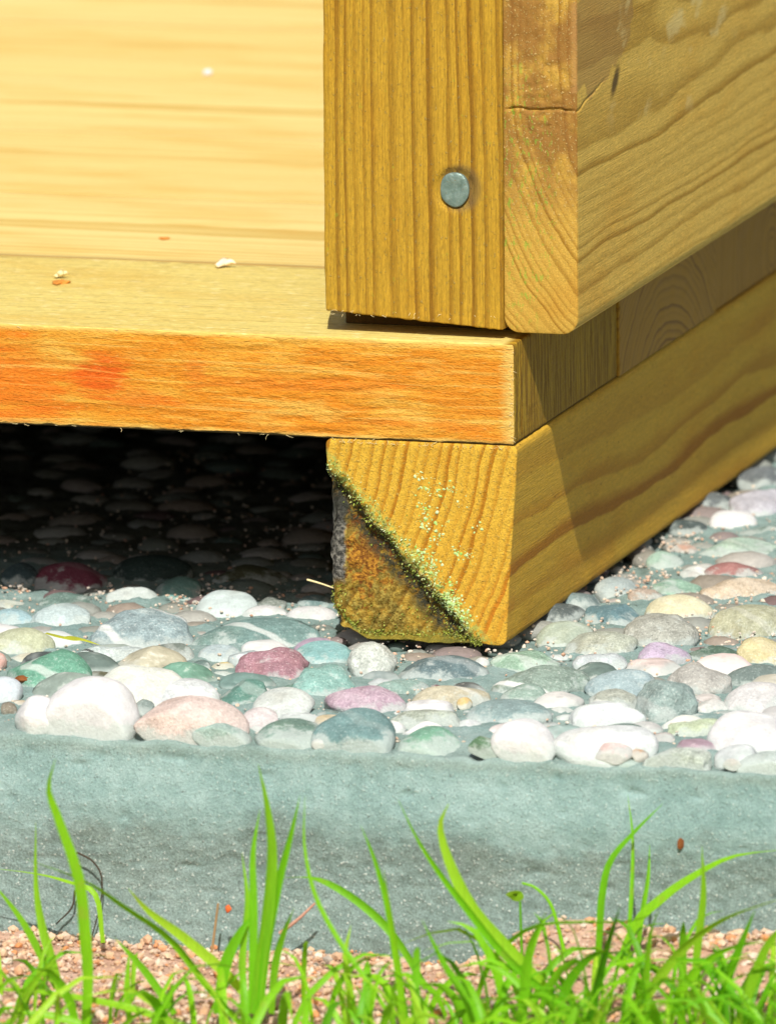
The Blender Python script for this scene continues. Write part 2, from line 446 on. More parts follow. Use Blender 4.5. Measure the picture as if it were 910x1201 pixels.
def simple(name, col, rough=.7, spec=.3, nscale=.6, amt=.3, bump=.2, metal=0.0):
    n = NT(name); P = n.obj_mm()
    f = n.noise(P, nscale, 4, .6)
    v = n.m('MULTIPLY_ADD', n.m('SUBTRACT', f, .5), amt * 2, 1.0)
    c = n.mix(1.0, col, n.comb(v, v, v), 'MULTIPLY')
    n.put(n.bsdf.inputs['Metallic'], metal)
    return n.finish(c, f, bump, rough, spec)

def nail_mat():
    n = NT("galvanised_zinc"); P = n.obj_mm()
    f = n.noise(P, .7, 4, .6); g = n.voro(P, 1.1)
    c = n.ramp(f, [(.30, (.13, .19, .165)), (.5, (.18, .25, .22)), (.70, (.24, .31, .275))])
    c = n.mix(n.smooth(n.noise(P, 1.9, 3), .62, .72), c, (.20, .17, .10))
    n.put(n.bsdf.inputs['Metallic'], .35)
    return n.finish(c, n.noise(P, .35, 3, .5), .5, .45, .4)
M_NAIL = nail_mat()

def pebble_mat():
    n = NT("pebble_stone"); tc = n.t.nodes.new('ShaderNodeTexCoord')
    oi = n.t.nodes.new('ShaderNodeObjectInfo')
    off = n.m('MULTIPLY', oi.outputs['Random'], 91.0)
    P = n.v('ADD', n.v('SCALE', tc.outputs['Object'], scale=1000.0), n.comb(off, off, off))
    sp = n.node('ShaderNodeAttribute', None, attribute_type='OBJECT', attribute_name='speck').outputs['Fac']
    ve = n.node('ShaderNodeAttribute', None, attribute_type='OBJECT', attribute_name='vein').outputs['Fac']
    base = oi.outputs['Color']
    big = n.noise(P, .11, 3, .55); mid = n.noise(P, .35, 4, .6); fin = n.noise(P, 1.5, 4, .7)
    v = n.m('MULTIPLY_ADD', n.m('SUBTRACT', big, .5), .70, 1.04)
    v = n.m('MULTIPLY', v, n.m('MULTIPLY_ADD', n.m('SUBTRACT', mid, .5), n.m('MULTIPLY_ADD', sp, 1.0, .32), 1.0))
    v = n.m('MULTIPLY', v, n.m('MULTIPLY_ADD', n.m('SUBTRACT', fin, .5), n.m('MULTIPLY_ADD', sp, 1.3, .35), 1.0))
    c = n.mix(1.0, base, n.comb(v, v, v), 'MULTIPLY')
    # warm / cool drift in the stone
    c = n.mix(n.m('MULTIPLY', n.smooth(n.noise(P, .09, 2), .52, .72), .30), c, n.mix(1.0, c, (1.05, .92, .78), 'MULTIPLY'))
    lightsp = n.m('MULTIPLY', n.smooth(fin, .56, .70), sp)
    c = n.mix(n.m('MULTIPLY', lightsp, .60), c, (.74, .74, .70))
    darksp = n.m('MULTIPLY', n.smooth(n.noise(P, 1.25, 3, .6), .39, .29), sp)
    c = n.mix(n.m('MULTIPLY', darksp, .65), c, n.mix(1.0, base, (.28, .28, .28), 'MULTIPLY'))
    # veins and bedding
    wv = n.t.nodes.new('ShaderNodeTexWave'); wv.wave_type = 'BANDS'; wv.bands_direction = 'DIAGONAL'
    n.put(wv.inputs['Vector'], P); n.put(wv.inputs['Scale'], .022); n.put(wv.inputs['Distortion'], 5.0)
    n.put(wv.inputs['Detail'], 3.0); n.put(wv.inputs['Detail Scale'], 1.4)
    vein = n.m('MULTIPLY', n.smooth(wv.outputs['Fac'], .90, .985), ve)
    c = n.mix(n.m('MULTIPLY', vein, .85), c, (.78, .79, .76))
    bed = n.m('MULTIPLY', n.smooth(n.noise(n.v('MULTIPLY', P, (.05, .12, .9)), 1.0, 3, .5, .6), .5, .62), ve)
    c = n.mix(n.m('MULTIPLY', bed, .38), c, n.mix(1.0, c, (.55, .58, .58), 'MULTIPLY'))
    # cement film left on the stones
    film = n.smooth(n.noise(P, .22, 4, .65), .585, .72)
    c = n.mix(n.m('MULTIPLY', film, .55), c, (.54, .59, .565))
    g = n.t.nodes.new('ShaderNodeNewGeometry'); wz = n.sep(n.v('SCALE', g.outputs['Position'], scale=1000.0))[2]
    smear = n.smooth(n.m('ADD', wz, n.m('MULTIPLY', n.m('SUBTRACT', n.noise(P, .16, 4, .65), .5), 13.0)), 4.4, 2.2)
    c = n.mix(n.m('MULTIPLY', smear, .72), c, n.mix(fin, (.36, .42, .40), (.56, .61, .58)))
    h = n.m('ADD', n.m('MULTIPLY', fin, n.m('MULTIPLY_ADD', sp, .8, .25)), n.m('MULTIPLY', mid, .7))
    return n.finish(c, h, .55, n.m('MULTIPLY_ADD', mid, .3, .50), .22)
M_PEBBLE = pebble_mat()

def bed_mat():          # far, tiny pebbles that are one mesh: colour per piece
    n = NT("pebble_bed_stone"); P = n.obj_mm()
    g = n.t.nodes.new('ShaderNodeNewGeometry')
    rp = g.outputs['Random Per Island']
    c = n.ramp(rp, [(0, (.22, .24, .22)), (.18, (.34, .34, .31)), (.36, (.11, .16, .14)), (.5, (.28, .23, .19)), (.64, (.24, .26, .23)), (.8, (.40, .38, .35)), (1, (.15, .10, .10))])
    f = n.noise(P, .6, 4, .6)
    v = n.m('MULTIPLY_ADD', n.m('SUBTRACT', f, .5), .6, 1.0)
    return n.finish(n.mix(1.0, c, n.comb(v, v, v), 'MULTIPLY'), f, .4, .6, .3)
M_BED = bed_mat()

def grit_mat(name, cols):
    n = NT(name); P = n.obj_mm()
    g = n.t.nodes.new('ShaderNodeNewGeometry')
    k = len(cols)
    c = n.ramp(g.outputs['Random Per Island'], [(i / (k - 1), q) for i, q in enumerate(cols)])
    f = n.noise(P, 1.6, 3, .6)
    v = n.m('MULTIPLY_ADD', n.m('SUBTRACT', f, .5), .5, 1.0)
    return n.finish(n.mix(1.0, c, n.comb(v, v, v), 'MULTIPLY'), f, .15, .65, .3)
M_GRAVEL = grit_mat("granite_gravel", [(.52, .31, .18), (.62, .44, .29), (.56, .36, .23), (.66, .53, .40), (.60, .42, .28), (.58, .24, .09), (.55, .38, .26), (.68, .58, .48), (.46, .27, .17), (.36, .31, .26)])
M_GRIT = grit_mat("sand_grit", [(.60, .42, .30), (.66, .56, .44), (.55, .50, .44), (.70, .62, .52), (.58, .32, .20), (.44, .44, .40), (.68, .46, .34)])

def concrete_mat():
    n = NT("kerb_concrete"); P = n.obj_mm(); x, y, z = n.sep(P)
    b = n.noise(P, .035, 4, .6); m = n.noise(P, .22, 4, .6); f = n.noise(P, 1.9, 5, .78)
    c = n.ramp(n.m('ADD', n.m('MULTIPLY', b, .5), n.m('MULTIPLY', m, .5)),
               [(.34, (.205, .32, .305)), (.48, (.27, .40, .385)), (.62, (.35, .485, .47))])
    # lower band: washed out, sandy grains, brown damp stain
    low = n.smooth(n.m('ADD', z, n.m('MULTIPLY', n.m('SUBTRACT', b, .5), 36.0)), -17, -24)
    c = n.mix(n.m('MULTIPLY', low, .48), c, n.mix(m, (.12, .145, .125), (.26, .29, .25)))
    st = n.m('MULTIPLY', n.smooth(n.noise(n.comb(n.m('MULTIPLY', x, .03), 1.0, n.m('MULTIPLY', z, .05)), 1.0, 3), .54, .66), low)
    c = n.mix(n.m('MULTIPLY', st, .14), c, (.17, .150, .10))
    # under-porch shade painted into the mortar colour as a dark brown
    dirt_shade = n.m('MULTIPLY', n.smooth(n.m('ADD', y, n.m('MULTIPLY', b, 60.0)), 95, 150), n.smooth(x, -50, -58))
    c = n.mix(n.m('MULTIPLY', dirt_shade, .85), c, n.mix(m, (.05, .040, .022), (.12, .095, .055)))
    lip = n.m('MULTIPLY', n.smooth(n.m('ADD', z, n.m('MULTIPLY', m, 5.0)), -1.5, 1.6), n.smooth(z, 4.0, 1.0))
    c = n.mix(n.m('MULTIPLY', lip, .30), c, (.22, .23, .17))
    sp = n.voro(P, .75); sp2 = n.voro(n.v('ADD', P, (9, 3, 5)), .42, out='Color'); 
    s1, s2, s3 = n.sep(sp2)
    c = n.mix(n.m('MULTIPLY', n.m('MULTIPLY', n.smooth(sp, .34, .16), n.smooth(f, .46, .60)), n.m('MULTIPLY_ADD', low, .45, .40)), c, (.58, .61, .57))
    c = n.mix(n.m('MULTIPLY', n.smooth(n.noise(P, 1.1, 3, .6), .38, .27), .65), c, (.10, .115, .105))
    v = n.m('MULTIPLY_ADD', n.m('SUBTRACT', f, .5), n.m('MULTIPLY_ADD', low, 1.1, 1.3), .95)
    c = n.mix(1.0, c, n.comb(v, v, v), 'MULTIPLY')
    h = n.m('ADD', f, n.m('ADD', n.m('MULTIPLY', n.smooth(sp, .45, .1), .25), n.m('MULTIPLY', m, .8)))
    return n.finish(c, h, .42, .85, .15)
M_CONC = concrete_mat()

def soil_mat():
    n = NT("sandy_soil"); P = n.obj_mm()
    a = n.noise(P, .05, 4, .6); f = n.noise(P, .8, 4, .7)
    c = n.ramp(a, [(.35, (.34, .20, .13)), (.5, (.50, .31, .22)), (.65, (.58, .40, .30))])
    v = n.m('MULTIPLY_ADD', n.m('SUBTRACT', f, .5), .8, 1.0)
    return n.finish(n.mix(1.0, c, n.comb(v, v, v), 'MULTIPLY'), f, .8, .9, .1)
M_SOIL = soil_mat()

def lawn_mat():
    n = NT("lawn_ground"); P = n.obj_mm()
    a = n.noise(P, .004, 4, .6); f = n.noise(P, .12, 4, .7)
    c = n.ramp(n.m('ADD', n.m('MULTIPLY', a, .4), n.m('MULTIPLY', f, .6)), [(.35, (.05, .07, .015)), (.5, (.08, .13, .02)), (.65, (.12, .19, .03))])
    return n.finish(c, f, 8.0, .9, .1)
M_LAWN = lawn_mat()

def grass_mat(name, stops, trans=.5):
    n = NT(name); P = n.obj_mm(); x, y, z = n.sep(P)
    g = n.t.nodes.new('ShaderNodeNewGeometry'); oi = n.t.nodes.new('ShaderNodeObjectInfo')
    rnd = n.m('FRACT', n.m('ADD', g.outputs['Random Per Island'], n.m('MULTIPLY', oi.outputs['Random'], 3.7)))
    c = n.ramp(rnd, stops)
    s = n.noise(n.comb(n.m('MULTIPLY', x, 2.2), n.m('MULTIPLY', y, 2.2), n.m('MULTIPLY', z, .08)), 1.0, 3, .6)
    v = n.m('MULTIPLY_ADD', n.m('SUBTRACT', s, .5), .55, 1.0)
    c = n.mix(1.0, c, n.comb(v, v, v), 'MULTIPLY')
    c = n.mix(n.m('MULTIPLY', n.smooth(n.noise(P, .16, 3), .60, .74), .35), c, (.40, .42, .07))
    n.finish(c, s, .12, .42, .35)
    tr = n.t.nodes.new('ShaderNodeBsdfTranslucent'); n.put(tr.inputs['Color'], n.mix(1.0, c, (1.3, 1.15, .5), 'MULTIPLY'))
    ms = n.t.nodes.new('ShaderNodeMixShader'); ms.inputs[0].default_value = trans
    n.t.links.new(n.bsdf.outputs[0], ms.inputs[1]); n.t.links.new(tr.outputs[0], ms.inputs[2])
    n.t.links.new(ms.outputs[0], n.out.inputs['Surface'])
    return n.mat
GREENS = [(0, (.17, .52, .013)), (.25, (.30, .68, .02)), (.5, (.15, .48, .012)), (.7, (.42, .72, .045)), (.9, (.22, .60, .016)), (1, (.09, .32, .010))]
M_GRASS = grass_mat("grass_blade", GREENS)
M_DRY = grass_mat("dry_grass", [(0, (.48, .34, .16)), (1, (.40, .22, .12))], .3)
M_YELLOW = grass_mat("yellowing_grass", [(0, (.50, .50, .05)), (1, (.38, .48, .05))], .3)
M_MOSS = grit_mat("moss", [(.20, .26, .02), (.34, .40, .05), (.13, .17, .018), (.40, .44, .09), (.26, .30, .03), (.48, .50, .16), (.09, .11, .02)])
M_MOSSP = grit_mat("moss_pale", [(.36, .52, .14), (.55, .66, .30), (.25, .46, .06), (.62, .70, .42), (.42, .46, .16), (.18, .28, .05)])
M_LICHEN = grit_mat("lichen", [(.42, .60, .22), (.58, .70, .40), (.30, .56, .10), (.50, .60, .30)])
M_UNDER = simple('shade_dark_underside', (.10, .065, .025), .85, .1, .12, .4)  # board undersides coloured dark to deepen the shade below the deck
M_SPACER = simple('shade_dark_spacer_wood', (.11, .062, .018), .85, .1, .5, .4)  # shade of the gap under the post put into the wood colour
M_FIBRE = simple("wood_fibre", (.78, .64, .34), .7, .2)
M_SHAVE = simple("wood_shaving", (.86, .68, .48), .7, .2)
M_BROWN = simple("brown_leaf", (.20, .07, .02), .7, .2)
M_ORANGEBIT = simple("orange_crumb", (.62, .24, .04), .7, .2)
M_SPECK = simple("pale_speck", (.72, .70, .76), .6, .3)
M_DARKTWIG = simple("dark_twig", (.06, .045, .03), .7, .2)
M_PINKTWIG = simple("pink_twig", (.50, .27, .20), .7, .2)
M_RED = simple("red_bud", (.62, .12, .03), .7, .2)

PEBBLES = [
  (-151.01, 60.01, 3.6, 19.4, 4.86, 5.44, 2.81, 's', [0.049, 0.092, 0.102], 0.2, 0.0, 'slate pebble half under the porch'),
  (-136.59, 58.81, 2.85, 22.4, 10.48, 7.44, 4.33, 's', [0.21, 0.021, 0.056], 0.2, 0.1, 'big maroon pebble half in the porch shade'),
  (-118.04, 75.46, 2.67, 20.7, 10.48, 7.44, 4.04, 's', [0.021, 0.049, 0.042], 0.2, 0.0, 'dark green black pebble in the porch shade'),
  (-105.51, 54.0, 2.38, 23.0, 6.16, 6.89, 2.71, 's', [0.15, 0.322, 0.281], 0.2, 0.0, 'teal domed pebble at the shade edge'),
  (-115.28, 44.02, 2.08, 23.3, 6.16, 6.26, 2.71, 'a', [0.602, 0.646, 0.602], 0.3, 0.0, 'white angular pebble at the shade edge'),
  (-130.67, 35.15, 1.69, 17.7, 7.24, 5.51, 2.65, 'a', [0.125, 0.21, 0.179], 0.6, 0.0, 'dark grey green angular pebble'),
  (-123.47, 10.84, 2.25, 17.1, 7.56, 8.47, 3.33, 'l', [0.488, 0.573, 0.584], 0.5, 0.0, 'pale grey lumpy pebble'),
  (-136.47, 6.73, 2.02, 25.4, 5.83, 5.86, 2.57, 's', [0.301, 0.462, 0.516], 0.5, 0.0, ''),
  (-144.04, 30.7, 0.93, 19.6, 6.26, 3.88, 1.8, 's', [0.573, 0.544, 0.412], 0.5, 0.0, ''),
  (-95.72, -6.75, 3.25, 19.3, 12.42, 10.07, 5.18, 'l', [0.301, 0.388, 0.412], 0.9, 0.8, 'speckled grey pebble crossed by a white vein'),
  (-124.1, -26.71, 2.6, 27.0, 8.86, 6.56, 3.9, 's', [0.488, 0.488, 0.301], 0.4, 0.2, 'tan green pebble with a yellow edge'),
  (-84.44, -24.58, 1.59, 21.7, 6.59, 5.22, 2.24, 'f', [0.194, 0.227, 0.194], 0.7, 0.2, ''),
  (-97.6, -32.34, 1.91, 25.4, 8.64, 5.36, 3.31, 'l', [0.488, 0.544, 0.544], 0.8, 0.0, ''),
  (-104.8, -64.82, 3.23, 21.8, 10.48, 10.87, 4.61, 'a', [0.113, 0.343, 0.227], 0.5, 0.5, 'green pebble with a white streak and brown fragment on it'),
  (-74.38, -82.67, 3.6, 23.4, 12.31, 12.48, 5.67, 's', [0.646, 0.646, 0.544], 0.3, 0.2, 'cream pebble behind the big white one'),
  (-77.57, -112.34, 3.6, 18.5, 11.12, 12.46, 8.44, 's', [0.765, 0.765, 0.751], 0.05, 0.0, 'biggest white lumpy pebble at the kerb edge'),
  (-91.25, -114.83, 3.6, 23.3, 5.62, 6.29, 5.28, 's', [0.73, 0.737, 0.717], 0.05, 0.0, 'smaller white lobe pebble left of the biggest white one'),
  (-109.04, -87.29, 3.6, 25.7, 4.97, 5.56, 3.26, 's', [0.544, 0.573, 0.697], 0.2, 0.0, ''),
  (-101.81, -104.93, 3.6, 22.2, 2.27, 2.54, 1.39, 'a', [0.244, 0.194, 0.137], 0.5, 0.0, ''),
  (-52.01, -114.09, 3.32, 24.4, 13.71, 8.93, 5.59, 's', [0.697, 0.488, 0.437], 0.6, 0.1, 'large pale pink pebble at the kerb edge'),
  (-69.44, -98.24, 3.43, 23.7, 3.46, 3.87, 1.52, 'a', [0.244, 0.301, 0.281], 0.5, 0.0, ''),
  (-64.17, -82.33, 2.54, 17.6, 10.04, 8.99, 4.31, 's', [0.621, 0.646, 0.671], 0.4, 0.3, ''),
  (-122.44, -50.94, 3.6, 24.6, 3.13, 3.51, 2.72, 's', [0.665, 0.343, 0.281], 0.3, 0.0, ''),
  (-86.38, 34.45, 2.57, 22.9, 7.78, 7.84, 3.42, 's', [0.544, 0.602, 0.602], 0.15, 0.0, 'smooth white oval pebble at the shade edge'),
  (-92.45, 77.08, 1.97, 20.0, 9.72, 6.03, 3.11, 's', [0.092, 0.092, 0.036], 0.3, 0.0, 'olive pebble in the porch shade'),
  (-77.69, 44.88, 1.95, 17.3, 3.89, 4.35, 1.71, 'l', [0.244, 0.262, 0.227], 0.9, 0.0, ''),
  (-75.65, 31.95, 1.65, 25.7, 5.94, 3.92, 2.57, 's', [0.697, 0.684, 0.665], 0.15, 0.0, ''),
  (-63.28, 33.24, 1.71, 21.7, 6.48, 4.7, 2.66, 's', [0.697, 0.684, 0.684], 0.15, 0.0, 'white pebble beside the beam end'),
  (-66.7, 49.92, 1.58, 24.2, 4.75, 4.55, 2.09, 's', [0.15, 0.244, 0.244], 0.3, 0.0, ''),
  (-64.72, -3.55, 0.49, 25.8, 17.49, 10.85, 4.61, 'a', [0.15, 0.262, 0.244], 0.5, 0.6, 'long slate block pebble with white veins'),
  (-71.55, -21.91, 1.68, 24.1, 5.83, 4.61, 2.57, 's', [0.365, 0.437, 0.462], 0.4, 0.0, ''),
  (-52.63, -41.05, 2.83, 26.2, 9.29, 7.8, 4.09, 'l', [0.388, 0.164, 0.21], 0.8, 0.0, 'maroon pink rough pebble'),
  (-45.33, -21.65, 2.22, 20.9, 7.67, 7.02, 3.37, 's', [0.194, 0.412, 0.412], 0.4, 0.2, 'aqua pebble below the beam end'),
  (-72.27, -38.82, 2.2, 25.0, 2.92, 3.27, 1.28, 'a', [0.113, 0.179, 0.164], 0.3, 0.0, ''),
  (-68.01, -32.36, 0.93, 21.4, 3.24, 2.87, 1.43, 's', [0.633, 0.462, 0.15], 0.3, 0.0, ''),
  (-62.96, -42.59, 0.33, 26.4, 6.91, 4.29, 1.95, 'l', [0.488, 0.544, 0.462], 0.6, 0.0, ''),
  (-48.39, -75.72, 2.69, 25.8, 6.37, 7.14, 2.8, 'a', [0.092, 0.244, 0.194], 0.4, 0.2, ''),
  (-47.3, -79.86, 1.67, 18.0, 3.24, 3.63, 1.43, 's', [0.073, 0.21, 0.15], 0.3, 0.0, ''),
  (-36.22, -86.71, 3.06, 18.4, 7.56, 8.47, 3.33, 's', [0.544, 0.544, 0.516], 0.4, 0.1, ''),
  (-40.89, -62.28, 1.36, 19.2, 4.97, 4.63, 2.19, 's', [0.102, 0.21, 0.164], 0.2, 0.2, ''),
  (-33.12, -60.28, 2.73, 26.7, 7.67, 8.31, 3.37, 'l', [0.21, 0.412, 0.365], 0.7, 0.1, ''),
  (-39.32, -34.03, 0.81, 21.4, 5.29, 3.28, 1.63, 'l', [0.665, 0.684, 0.646], 0.4, 0.0, ''),
  (-37.15, -103.52, 3.22, 23.3, 4.43, 4.96, 1.95, 's', [0.602, 0.488, 0.488], 0.5, 0.0, ''),
  (-42.7, -107.07, 2.5, 20.0, 2.92, 3.27, 1.28, 'a', [0.697, 0.388, 0.301], 0.3, 0.0, ''),
  (-43.01, -117.88, 1.78, 22.1, 6.8, 5.8, 2.99, 's', [0.301, 0.412, 0.365], 0.6, 0.0, ''),
  (-26.03, -115.11, 0.4, 20.9, 8.21, 9.19, 3.61, 's', [0.137, 0.244, 0.194], 0.5, 0.0, 'grey green oval pebble set in the kerb edge'),
  (-17.74, -118.88, 1.51, 20.5, 1.73, 1.94, 1.2, 's', [0.602, 0.462, 0.412], 0.3, 0.0, ''),
  (-9.99, -113.59, 2.59, 22.9, 10.04, 11.25, 4.42, 's', [0.137, 0.262, 0.262], 0.5, 0.1, 'large blue teal pebble set in the kerb edge'),
  (-17.88, -76.9, 2.5, 22.8, 10.37, 7.01, 4.14, 's', [0.488, 0.301, 0.388], 0.7, 0.1, 'mauve pink pebble'),
  (-28.8, -32.72, 3.6, 26.0, 5.83, 6.53, 4.47, 'l', [0.544, 0.544, 0.488], 1.0, 0.0, 'white black speckled pebble in front of the beam end'),
  (-9.79, -33.3, 2.39, 23.8, 11.12, 6.9, 4.08, 's', [0.102, 0.164, 0.179], 0.6, 0.2, 'dark slate blue pebble in front of the beam end'),
  (1.72, -66.23, 1.93, 26.3, 10.04, 6.23, 3.78, 's', [0.488, 0.412, 0.281], 0.5, 0.4, 'tan banded pebble'),
  (-0.31, -66.87, 0.96, 25.6, 4.43, 2.75, 1.71, 'a', [0.179, 0.21, 0.164], 0.5, 0.0, ''),
  (5.9, -70.19, 3.13, 26.9, 1.84, 2.06, 1.2, 'a', [0.633, 0.412, 0.125], 0.3, 0.0, ''),
  (-14.47, -53.7, 1.73, 23.7, 7.13, 4.63, 2.82, 's', [0.227, 0.343, 0.301], 0.6, 0.0, ''),
  (19.68, -80.13, 2.21, 18.6, 10.15, 7.52, 3.76, 's', [0.227, 0.322, 0.322], 0.5, 0.2, ''),
  (10.48, -115.0, -0.73, 25.6, 8.64, 9.68, 3.8, 's', [0.15, 0.365, 0.244], 0.5, 0.1, 'jade green pebble set in the kerb edge'),
  (25.08, -118.87, 2.31, 26.6, 4.21, 4.72, 1.85, 'a', [0.082, 0.179, 0.082], 0.5, 0.3, 'small dark green pebble beside the jade one'),
  (33.51, -115.68, 3.6, 26.0, 7.88, 8.83, 3.73, 's', [0.751, 0.71, 0.646], 0.1, 0.1, 'white pebble with a yellow stain set in the kerb edge'),
  (1.33, -90.24, 1.23, 22.7, 9.4, 5.83, 2.89, 'l', [0.412, 0.437, 0.343], 1.0, 0.0, ''),
  (-25.24, -22.4, 1.4, 24.1, 1.94, 2.18, 1.2, 'a', [0.602, 0.365, 0.21], 0.5, 0.0, ''),
  (6.56, -17.18, 2.02, 19.1, 8.32, 6.43, 3.28, 'l', [0.281, 0.437, 0.301], 0.7, 0.4, ''),
  (-5.2, -13.0, 1.6, 25.3, 1.94, 2.18, 1.2, 'a', [0.73, 0.73, 0.697], 0.1, 0.0, ''),
  (9.3, 16.63, 2.36, 22.7, 7.78, 7.01, 3.42, 's', [0.365, 0.412, 0.322], 0.3, 0.1, 'grey tan oval pebble beside the beam'),
  (12.49, 47.94, 2.21, 19.8, 7.02, 7.56, 3.09, 'a', [0.113, 0.227, 0.262], 0.5, 0.1, 'teal slate chip behind the oval pebble'),
  (-4.23, 48.75, 2.0, 0.0, 9.29, 7.76, 3.2, 's', [0.082, 0.102, 0.102], 0.4, 0.0, ''),
  (13.5, -2.18, 1.1, 25.5, 3.56, 3.06, 1.57, 'a', [0.665, 0.646, 0.602], 0.3, 0.0, ''),
  (26.52, -13.82, 2.18, 26.9, 6.48, 6.21, 2.85, 'l', [0.488, 0.505, 0.527], 0.6, 0.0, ''),
  (18.52, -43.54, 2.58, 17.9, 11.77, 8.92, 4.32, 'l', [0.262, 0.343, 0.281], 0.8, 1.0, ''),
  (39.69, -41.36, 2.52, 25.0, 9.29, 6.54, 4.09, 's', [0.322, 0.412, 0.437], 0.5, 0.0, ''),
  (44.65, -78.86, 2.22, 21.1, 11.02, 6.83, 3.76, 'l', [0.602, 0.658, 0.697], 0.2, 0.5, 'white blue flaky pebble'),
  (53.15, -111.33, 2.49, 18.5, 13.17, 8.74, 4.35, 's', [0.633, 0.665, 0.646], 0.3, 0.4, ''),
  (55.98, -116.38, 2.6, 19.9, 4.54, 5.08, 2.0, 's', [0.665, 0.437, 0.412], 0.4, 0.0, 'small pink pebble at the kerb edge'),
  (62.57, -115.72, 2.1, 24.7, 2.05, 2.3, 1.2, 'a', [0.544, 0.244, 0.092], 0.3, 0.0, ''),
  (62.05, -119.13, -1.25, 25.7, 3.89, 4.35, 1.71, 's', [0.064, 0.262, 0.164], 0.3, 0.0, 'small bright green pebble at the kerb edge'),
  (41.45, -58.66, 2.0, 17.4, 6.59, 7.38, 2.9, 'l', [0.437, 0.437, 0.365], 0.7, 0.6, ''),
  (17.39, -55.78, 1.85, 23.1, 5.72, 6.17, 2.52, 's', [0.262, 0.365, 0.301], 0.6, 0.6, ''),
  (14.12, 204.47, 3.2, 17.4, 7.78, 8.71, 3.42, 'l', [0.488, 0.437, 0.505], 0.5, 0.0, 'lilac grey pebble behind the white one by the beam'),
  (11.41, 183.99, 2.22, 24.2, 6.05, 6.18, 2.66, 's', [0.697, 0.697, 0.671], 0.1, 0.0, 'white round pebble by the long beam'),
  (22.74, 176.82, 0.98, 20.3, 7.24, 4.49, 2.01, 's', [0.113, 0.194, 0.164], 0.5, 0.0, ''),
  (24.18, 144.61, 0.17, 25.8, 13.28, 8.24, 3.33, 'a', [0.365, 0.488, 0.388], 0.7, 0.2, 'long pale green flat pebble'),
  (-1.72, 212.59, 2.0, 0.0, 7.78, 5.98, 3.2, 's', [0.113, 0.125, 0.13], 0.3, 0.0, ''),
  (0.38, 175.29, 2.0, 0.0, 5.83, 6.53, 2.57, 's', [0.056, 0.082, 0.082], 0.3, 0.0, ''),
  (28.75, 115.2, 1.98, 27.0, 7.67, 4.75, 3.16, 's', [0.322, 0.113, 0.102], 0.3, 0.0, 'red brown pebble with striped end'),
  (19.79, 114.94, 1.75, 20.1, 5.51, 5.51, 2.42, 'a', [0.544, 0.488, 0.462], 0.2, 1.0, 'white and purple striped pebble'),
  (38.03, 89.55, 1.68, 17.8, 12.1, 7.5, 3.24, 'l', [0.602, 0.437, 0.301], 0.6, 0.1, 'long peach pebble'),
  (7.34, 125.12, 2.11, 23.0, 4.75, 5.32, 2.09, 's', [0.322, 0.462, 0.365], 0.4, 0.0, ''),
  (19.72, 88.95, 1.8, 17.3, 6.16, 6.19, 2.71, 'l', [0.244, 0.412, 0.301], 0.6, 0.0, ''),
  (28.55, 56.61, 2.47, 19.0, 8.86, 7.64, 3.87, 's', [0.621, 0.544, 0.343], 0.3, 0.1, 'cream yellow pebble'),
  (32.08, 24.28, 2.93, 21.1, 9.07, 9.93, 3.99, 'l', [0.388, 0.365, 0.313], 0.9, 0.1, ''),
  (52.28, 40.12, 3.15, 23.1, 10.26, 9.23, 4.51, 's', [0.412, 0.388, 0.244], 0.6, 0.2, ''),
  (38.46, -0.99, 2.01, 18.6, 7.02, 7.15, 3.09, 'a', [0.516, 0.365, 0.516], 0.6, 0.2, 'lilac pink pebble'),
  (50.32, 6.31, 1.56, 17.4, 7.13, 5.35, 2.54, 'a', [0.082, 0.15, 0.102], 0.4, 0.1, 'dark green block pebble'),
  (64.38, 5.32, 2.46, 25.7, 6.91, 7.47, 3.04, 'l', [0.621, 0.488, 0.227], 0.4, 0.1, 'yellow cream pebble at the right'),
  (57.02, -34.18, 3.47, 20.1, 7.99, 8.95, 3.52, 'l', [0.462, 0.412, 0.374], 0.7, 0.0, ''),
  (69.78, -22.26, 2.36, 26.6, 8.32, 6.03, 3.66, 's', [0.164, 0.21, 0.194], 0.5, 0.0, ''),
  (77.76, -54.42, 2.87, 26.0, 8.32, 8.96, 3.66, 's', [0.602, 0.544, 0.544], 0.4, 0.0, ''),
  (86.04, -96.44, 3.04, 20.8, 10.48, 11.12, 4.61, 's', [0.697, 0.71, 0.697], 0.2, 0.1, 'white pebble at the right kerb edge'),
  (55.93, -65.56, 3.6, 21.6, 7.24, 8.1, 6.26, 'l', [0.301, 0.388, 0.365], 0.9, 0.3, ''),
  (65.91, -59.81, 2.34, 22.2, 4.54, 5.08, 2.0, 'a', [0.602, 0.544, 0.516], 0.3, 0.3, ''),
  (69.56, -85.8, 1.8, 23.4, 7.45, 5.01, 3.02, 'l', [0.462, 0.516, 0.322], 0.7, 0.0, ''),
  (7.44, 145.24, 1.42, 23.0, 4.21, 4.06, 1.85, 'l', [0.573, 0.301, 0.21], 0.5, 0.0, ''),
  (73.2, -118.3, 0.95, 22.6, 7.78, 5.3, 3.1, 'l', [0.488, 0.516, 0.437], 1.0, 0.4, ''),
  (86.82, -120.59, 1.73, 23.2, 2.16, 2.42, 1.2, 's', [0.633, 0.544, 0.516], 0.2, 0.0, ''),
  (95.64, -117.89, 0.43, 26.4, 7.24, 5.98, 3.18, 's', [0.462, 0.516, 0.488], 0.5, 0.0, ''),
  (4.99, 84.11, 2.03, 22.1, 5.62, 6.29, 2.47, 's', [0.322, 0.365, 0.365], 0.4, 0.0, ''),
  (-2.06, 66.4, 2.0, 0.0, 7.13, 5.48, 3.05, 's', [0.179, 0.244, 0.244], 0.4, 0.0, ''),
